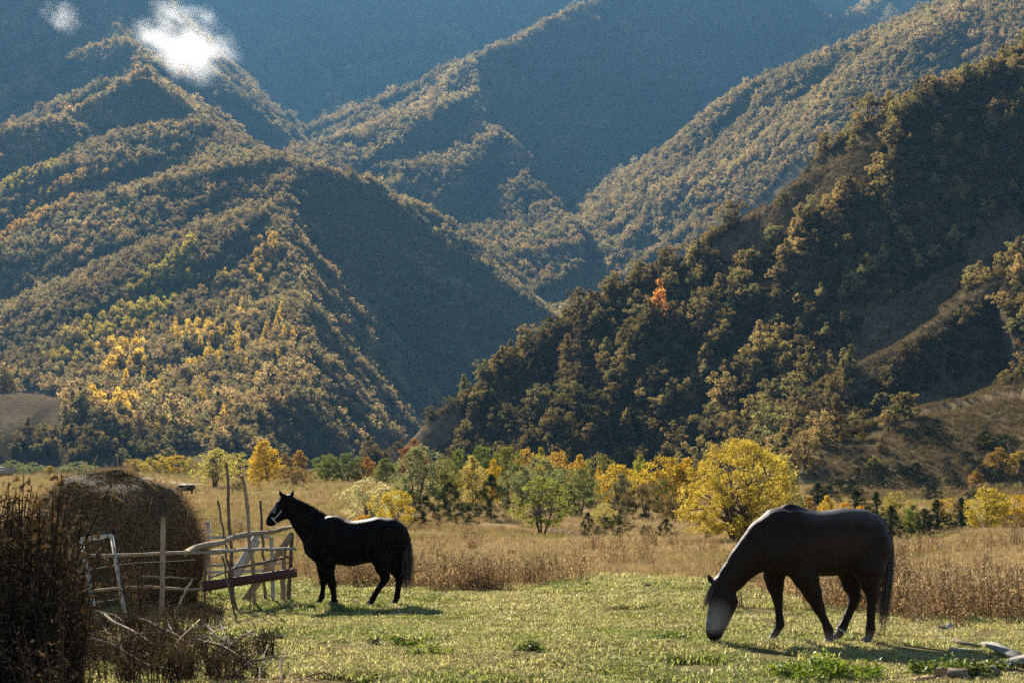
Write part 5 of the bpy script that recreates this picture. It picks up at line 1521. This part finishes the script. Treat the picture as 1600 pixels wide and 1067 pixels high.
# ------------------------------------------------------------------ leafy nettle clumps in the turf
M['nettle'] = foliage_mat('nettle_leaf', 'object', 0.35, 0.4, (1.2, 1.15, .45), gloss=.015)
def nettle(px, py, wpx, hpx, colour, label, seed, n=420, name='nettle_clump'):
    rng = np.random.default_rng(seed)
    p = hit(px, py); d = p[1]; w = wpx / F * d; h = hpx / F * d
    r = empty(name, p); mb = MB(); lc = []
    ns = max(8, int(n / 26))
    for i in range(ns):
        a = rng.uniform(0, 6.283); rr = math.sqrt(rng.uniform(0, 1)) * .5
        b = np.array([math.cos(a) * rr * w, math.sin(a) * rr * w * .75, 0]); hh = h * (1.15 - rr * 1.1) * rng.uniform(.6, 1.1)
        t = b + np.array([rng.normal(0, .03), rng.normal(0, .03), hh]); mb.tube([b - np.array([0, 0, .02]), t], [.004, .003], 4, cap=False)
        m = max(6, n // ns); q = rng.uniform(.15, 1, m)[:, None]
        lc.append(b + (t - b) * q + rng.normal(0, .035, (m, 3)) * np.array([1.2, 1.2, .5]))
    obj('stems', mb.data('stems', [M['bark']]), r)
    lc = np.concatenate(lc); lc[:, 2] = np.maximum(lc[:, 2], .01)
    lv, lf = leaf_quads(lc, .052, rng, np.tile([0, 0, .9], (len(lc), 1)), .55, .16)
    o = obj('leaves', mesh_data('leaves', lv, lf, [M['nettle']]), r); o.color = (*colour, 1); o['kind'] = 'stuff'
    return tag(r, label, 'plant')
G1 = (.15, .20, .03); G2 = (.095, .125, .032); G3 = (.19, .22, .05)
nettle(1295, 1068, 175, 46, G1, 'largest lush green nettle clump, in front of the grazing horse', 61, 1500)
nettle(1480, 1060, 120, 34, G2, 'dark green nettle clump beside the planks and firewood', 62, 900)
nettle(1550, 1052, 60, 26, G2, 'small nettle clump under the pale plank', 63, 300)
nettle(632, 1012, 46, 17, G2, 'dark low weed left of a brighter one in the turf', 64, 260)
nettle(672, 1026, 66, 20, G3, 'bright green low weed in the middle of the turf', 65, 320)
nettle(831, 1022, 46, 20, G2, 'isolated dark green weed in the middle foreground', 66, 300)
nettle(1052, 1002, 74, 14, (.13, .17, .06), 'flat grey green weed in front of the grazing muzzle', 67, 260)
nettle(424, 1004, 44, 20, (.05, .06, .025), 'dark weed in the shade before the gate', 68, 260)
nettle(735, 968, 60, 8, G3, 'thin row of bright leaves in the turf behind the others', 69, 120)
nettle(603, 1068, 52, 12, G2, 'low dark weed at the near edge of the turf', 70, 200)
nettle(585, 1006, 10, 10, (.06, .05, .03), 'tiny withered weed left of the dark low weed', 71, 40)

# ------------------------------------------------------------------ planks, firewood, stones at the lower right
M['log_end'] = plain_mat('log_wood', (.24, .15, .085), (.40, .27, .16), 20, .95, .5, .05)
M['stone'] = plain_mat('stone', (.22, .21, .19), (.42, .40, .37), 7, .9, .5, .2)
def gpt(px, py, up=0.0):
    p = hit(px, py); p[2] += up; return p
def plank(a, b, width, thick, mat, label, up=.03, up2=None):
    e = empty('plank', (0, 0, 0)); tag(e, label, 'plank')
    A = gpt(*a, up); B = gpt(*b, up if up2 is None else up2)
    t = (B - A) / np.linalg.norm(B - A); side = np.cross(t, [0, 0, 1]); side /= np.linalg.norm(side)
    mb = MB(); V = []
    for c, w in ((A, 1.0), ((A + B) / 2, 1.04), (B, .97)):
        for s_, z in ((-1, 0), (1, 0), (1, 1), (-1, 1)):
            V.append(c + side * s_ * width / 2 * w + np.array([0, 0, z * thick]))
    Fq = [[0, 3, 2, 1], [8, 9, 10, 11]] + [[i * 4 + k, i * 4 + (k + 1) % 4, i * 4 + 4 + (k + 1) % 4, i * 4 + 4 + k] for i in (0, 1) for k in range(4)]
    obj('board', mb.add(V, Fq).data('board', [mat]), e)
plank((1492, 1012), (1530, 1016), .05, .035, M['wood_bark'], 'dark short board tilted on the grass above the nettles', .06, .02)
plank((1484, 1018), (1536, 1021), .12, .03, M['wood_grey'], 'short grey weathered board under the dark one', .01)
plank((1544, 1022), (1606, 1046), .14, .035, M['wood_plank'], 'longest pale plank, resting on its raised end beyond the nettles', .10, .06)
plank((1570, 1052), (1640, 1036), .16, .04, M['wood_plank'], 'pale plank lying across the end of the long one', .07, .09)
plank((1425, 1070), (1462, 1062), .10, .03, M['log_end'], 'flat tan board beside the firewood', .02)
plank((1530, 1052), (1640, 1056), .07, .04, M['wood_bark'], 'dark thin board under the crossing pale planks', .01)
def log(px, py, L, r, ang, label, seed):
    rng = np.random.default_rng(seed); e = empty('firewood_log', (0, 0, 0)); tag(e, label, 'firewood')
    p = gpt(px, py, r * .85); d = np.array([math.cos(ang), math.sin(ang), 0])
    n = 10; a = np.linspace(0, 2 * np.pi, n, endpoint=False)
    prof_ = r * (1 + rng.normal(0, .12, n)); prof_[np.sin(a) < -.3] *= .85
    side = np.array([-d[1], d[0], 0]); V = []
    for s_ in (-.5, -.48, .48, .5):
        k = .93 if abs(s_) == .5 else 1.0
        V += [p + d * L * s_ + side * math.cos(t) * q * k + np.array([0, 0, math.sin(t) * q * k]) for t, q in zip(a, prof_)]
    Fq = [[i * n + j, i * n + (j + 1) % n, (i + 1) * n + (j + 1) % n, (i + 1) * n + j] for i in range(3) for j in range(n)]
    obj('bark', MB().add(V, Fq).data('bark', [M['wood_bark']]), e)
    for k, nm in ((0, 'cut_end'), (3, 'cut_end')):
        c = np.mean(V[k * n:(k + 1) * n], 0)
        VV = [c] + V[k * n:(k + 1) * n]
        obj(nm, MB().add(VV, [[0, 1 + j, 1 + (j + 1) % n] for j in range(n)]).data(nm, [M['log_end']]), e)
log(1469, 1062, .15, .062, 1.2, 'split firewood block, leftmost of the three', 81)
log(1496, 1066, .17, .065, -.4, 'pale split firewood block in the middle of the three', 82)
log(1548, 1060, .18, .062, 1.0, 'dark firewood block below the pale planks', 83)
def rock(px, py, wpx, hpx, label, seed, mat='stone', name='stone'):
    rng = np.random.default_rng(seed); p = hit(px, py); w = wpx / F * p[1]; h = hpx / F * p[1]
    u, t = np.meshgrid(np.linspace(0, np.pi, 7), np.linspace(0, 2 * np.pi, 11)[:-1], indexing='ij')
    v = np.stack([np.sin(u) * np.cos(t) * w * .5, np.sin(u) * np.sin(t) * w * .38, np.cos(u) * h * .7], -1).reshape(-1, 3)
    v *= 1 + rng.normal(0, .10, (len(v), 1))
    i = np.arange(6)[:, None] * 10; j = np.arange(10)[None, :]
    f = np.stack([i + j, i + (j + 1) % 10, i + 10 + (j + 1) % 10, i + 10 + j], -1).reshape(-1, 4)
    o = obj(name, MB().add(v, f).data(name, [M[mat]])); o.location = p + np.array([0, 0, h * .25])
    return tag(o, label, 'stone')
rock(1484, 984, 12, 12, 'pale stone in the turf near the right weeds', 91)
rock(1470, 986, 22, 10, 'dark flat clod beside the pale stone', 92, 'wood_bark', 'earth_clod')
rock(1438, 972, 14, 6, 'low grey stone behind the pale one', 93)
rock(1070, 1030, 26, 7, 'flat whitish stone before the grazing horse', 94)
rock(938, 1064, 10, 6, 'small white stone at the near edge of the turf', 95)
rock(1012, 920, 16, 8, 'small dark mound of earth at the edge of the weeds', 96, 'wood_bark', 'earth_clod')
rock(788, 943, 20, 5, 'brown clod in the middle of the turf', 97, 'wood_bark', 'earth_clod')
# pale rubble by the junipers
for i, (px, py, w, h) in enumerate([(868, 834, 12, 6), (880, 833, 14, 7), (893, 836, 12, 6), (904, 838, 10, 6), (862, 829, 9, 4)]):
    o = rock(px, py, w, h, 'pale boulder in the row of rubble beside the upright juniper', 100 + i)
    o['group'] = 'rubble by the junipers'

# gravel track in the far meadow
M['gravel'] = plain_mat('gravel', (.36, .33, .29), (.52, .49, .44), .6, .95, .2, .1)
tr = [hit(px, py, 60) for px, py in ((150, 746), (215, 751), (262, 758), (306, 760))]
tr = np.array(tr); s = np.linspace(0, 1, 24)
c = np.stack([np.interp(s, np.linspace(0, 1, 4), tr[:, i]) for i in range(2)], -1)
side = np.array([.15, 1.0]); wd = np.interp(s, [0, .5, 1], [5, 8, 3])
L1 = c - side * wd[:, None]; L2 = c + side * wd[:, None]
v = np.concatenate([np.column_stack([L1, land(L1[:, 0], L1[:, 1]) + .30]), np.column_stack([L2, land(L2[:, 0], L2[:, 1]) + .30])])
k = np.arange(23)
tag(obj('gravel_track', mesh_data('gravel_track', v, np.stack([k, k + 1, k + 25, k + 24], -1), [M['gravel']])), kind='structure')

# dark cow in the far meadow
M['cow'] = plain_mat('cow_hide', (.010, .009, .008), (.022, .018, .015), 5, .6, 0, .2)
def cow():
    p = hit(291, 776, 60); r = empty('cow', p, math.radians(15)); tag(r, 'small dark cow grazing far off in the dry meadow', 'cow')
    pr = []
    def ch(pts, k=.08):
        for a, b in zip(pts[:-1], pts[1:]): pr.append((np.array([a[0], a[1], a[2]]), a[3], np.array([b[0], b[1], b[2]]), b[3], 1.0, k))
    ch([(-.55, 0, .95, .30), (0, 0, .93, .34), (.6, 0, .98, .30)]); ch([(-.6, 0, 1.0, .24), (-.95, 0, .8, .16), (-1.05, 0, .5, .12), (-1.15, 0, .3, .08)])
    for x in (-.5, .55):
        for y in (-.17, .17): ch([(x, y, .7, .14), (x + .03, y, .4, .08), (x, y, .05, .06)], .05)
    lo = np.array([-1.4, -.5, -.05]); D = smin_field(pr, lo, np.array([1.2, .5, 1.5]), .05)
    v, f = surface_net(D, lo, .05)
    obj('body', mesh_data('cow_body', v, f, [M['cow']], smooth=True), r)
    for y in (-.12, .12): obj('ear', MB().tube([(-.98, y * .8, .72), (-1.02, y * 1.9, .76)], [.05, .02], 5).data('ear', [M['cow']]), r)
    obj('tail', MB().tube([(.85, 0, 1.1), (.95, 0, .8), (.93, 0, .4)], [.03, .02, .03], 5).data('tail', [M['cow']]), r)
cow()

# ------------------------------------------------------------------ small clouds against the far mountain
def cloud(px, py, d, w, h, dens, label, seed):
    m, nt, out = new_mat('cloud_vapour')
    tc = N(nt, 'ShaderNodeTexCoord')
    mp = N(nt, 'ShaderNodeMapping'); mp.inputs['Location'].default_value = (seed * 3.1, seed * 1.7, 0); nt.links.new(tc.outputs['Object'], mp.inputs[0])
    n1 = noise_n(nt, 1.5, 5.0, mp.outputs[0], .58)
    ln = N(nt, 'ShaderNodeVectorMath', operation='LENGTH'); nt.links.new(tc.outputs['Object'], ln.inputs[0])
    fall = math_n(nt, 'SUBTRACT', 1.0, ln.outputs['Value'])
    a = math_n(nt, 'MULTIPLY_ADD', n1, 3.6); a.node.inputs[2].default_value = -1.95
    b = math_n(nt, 'MULTIPLY_ADD', fall, .9); nt.links.new(a, b.node.inputs[2])
    g = math_n(nt, 'MULTIPLY', math_n(nt, 'MAXIMUM', b, 0.0), math_n(nt, 'MULTIPLY', math_n(nt, 'MAXIMUM', fall, 0.0), 3.0, True))
    dn = math_n(nt, 'MULTIPLY', g, dens)
    v = N(nt, 'ShaderNodeVolumePrincipled'); v.inputs['Color'].default_value = (1, 1, 1, 1); v.inputs['Anisotropy'].default_value = .45
    nt.links.new(dn, v.inputs['Density']); nt.links.new(v.outputs[0], out.inputs['Volume'])
    u, t = np.meshgrid(np.linspace(0, np.pi, 13), np.linspace(0, 2 * np.pi, 21)[:-1], indexing='ij')
    vv = np.stack([np.sin(u) * np.cos(t), np.sin(u) * np.sin(t), np.cos(u)], -1).reshape(-1, 3)
    i = np.arange(12)[:, None] * 20; j = np.arange(20)[None, :]
    f = np.stack([i + j, i + 20 + j, i + 20 + (j + 1) % 20, i + (j + 1) % 20], -1).reshape(-1, 4)
    o = obj('cloud', mesh_data('cloud', vv, f, [m], smooth=True)); o.location = P(px, py, d); o.scale = (w / F * d / 2, w / F * d / 3, h / F * d / 2)
    o.rotation_euler = (0, math.radians(22), 0)
    tag(o, label, 'cloud')
cloud(293, 66, 2350, 190, 135, .010, 'bright white cloud in front of the mountain', 1)
cloud(97, 26, 2350, 84, 58, .004, 'faint wisp of cloud near the upper corner', 2)
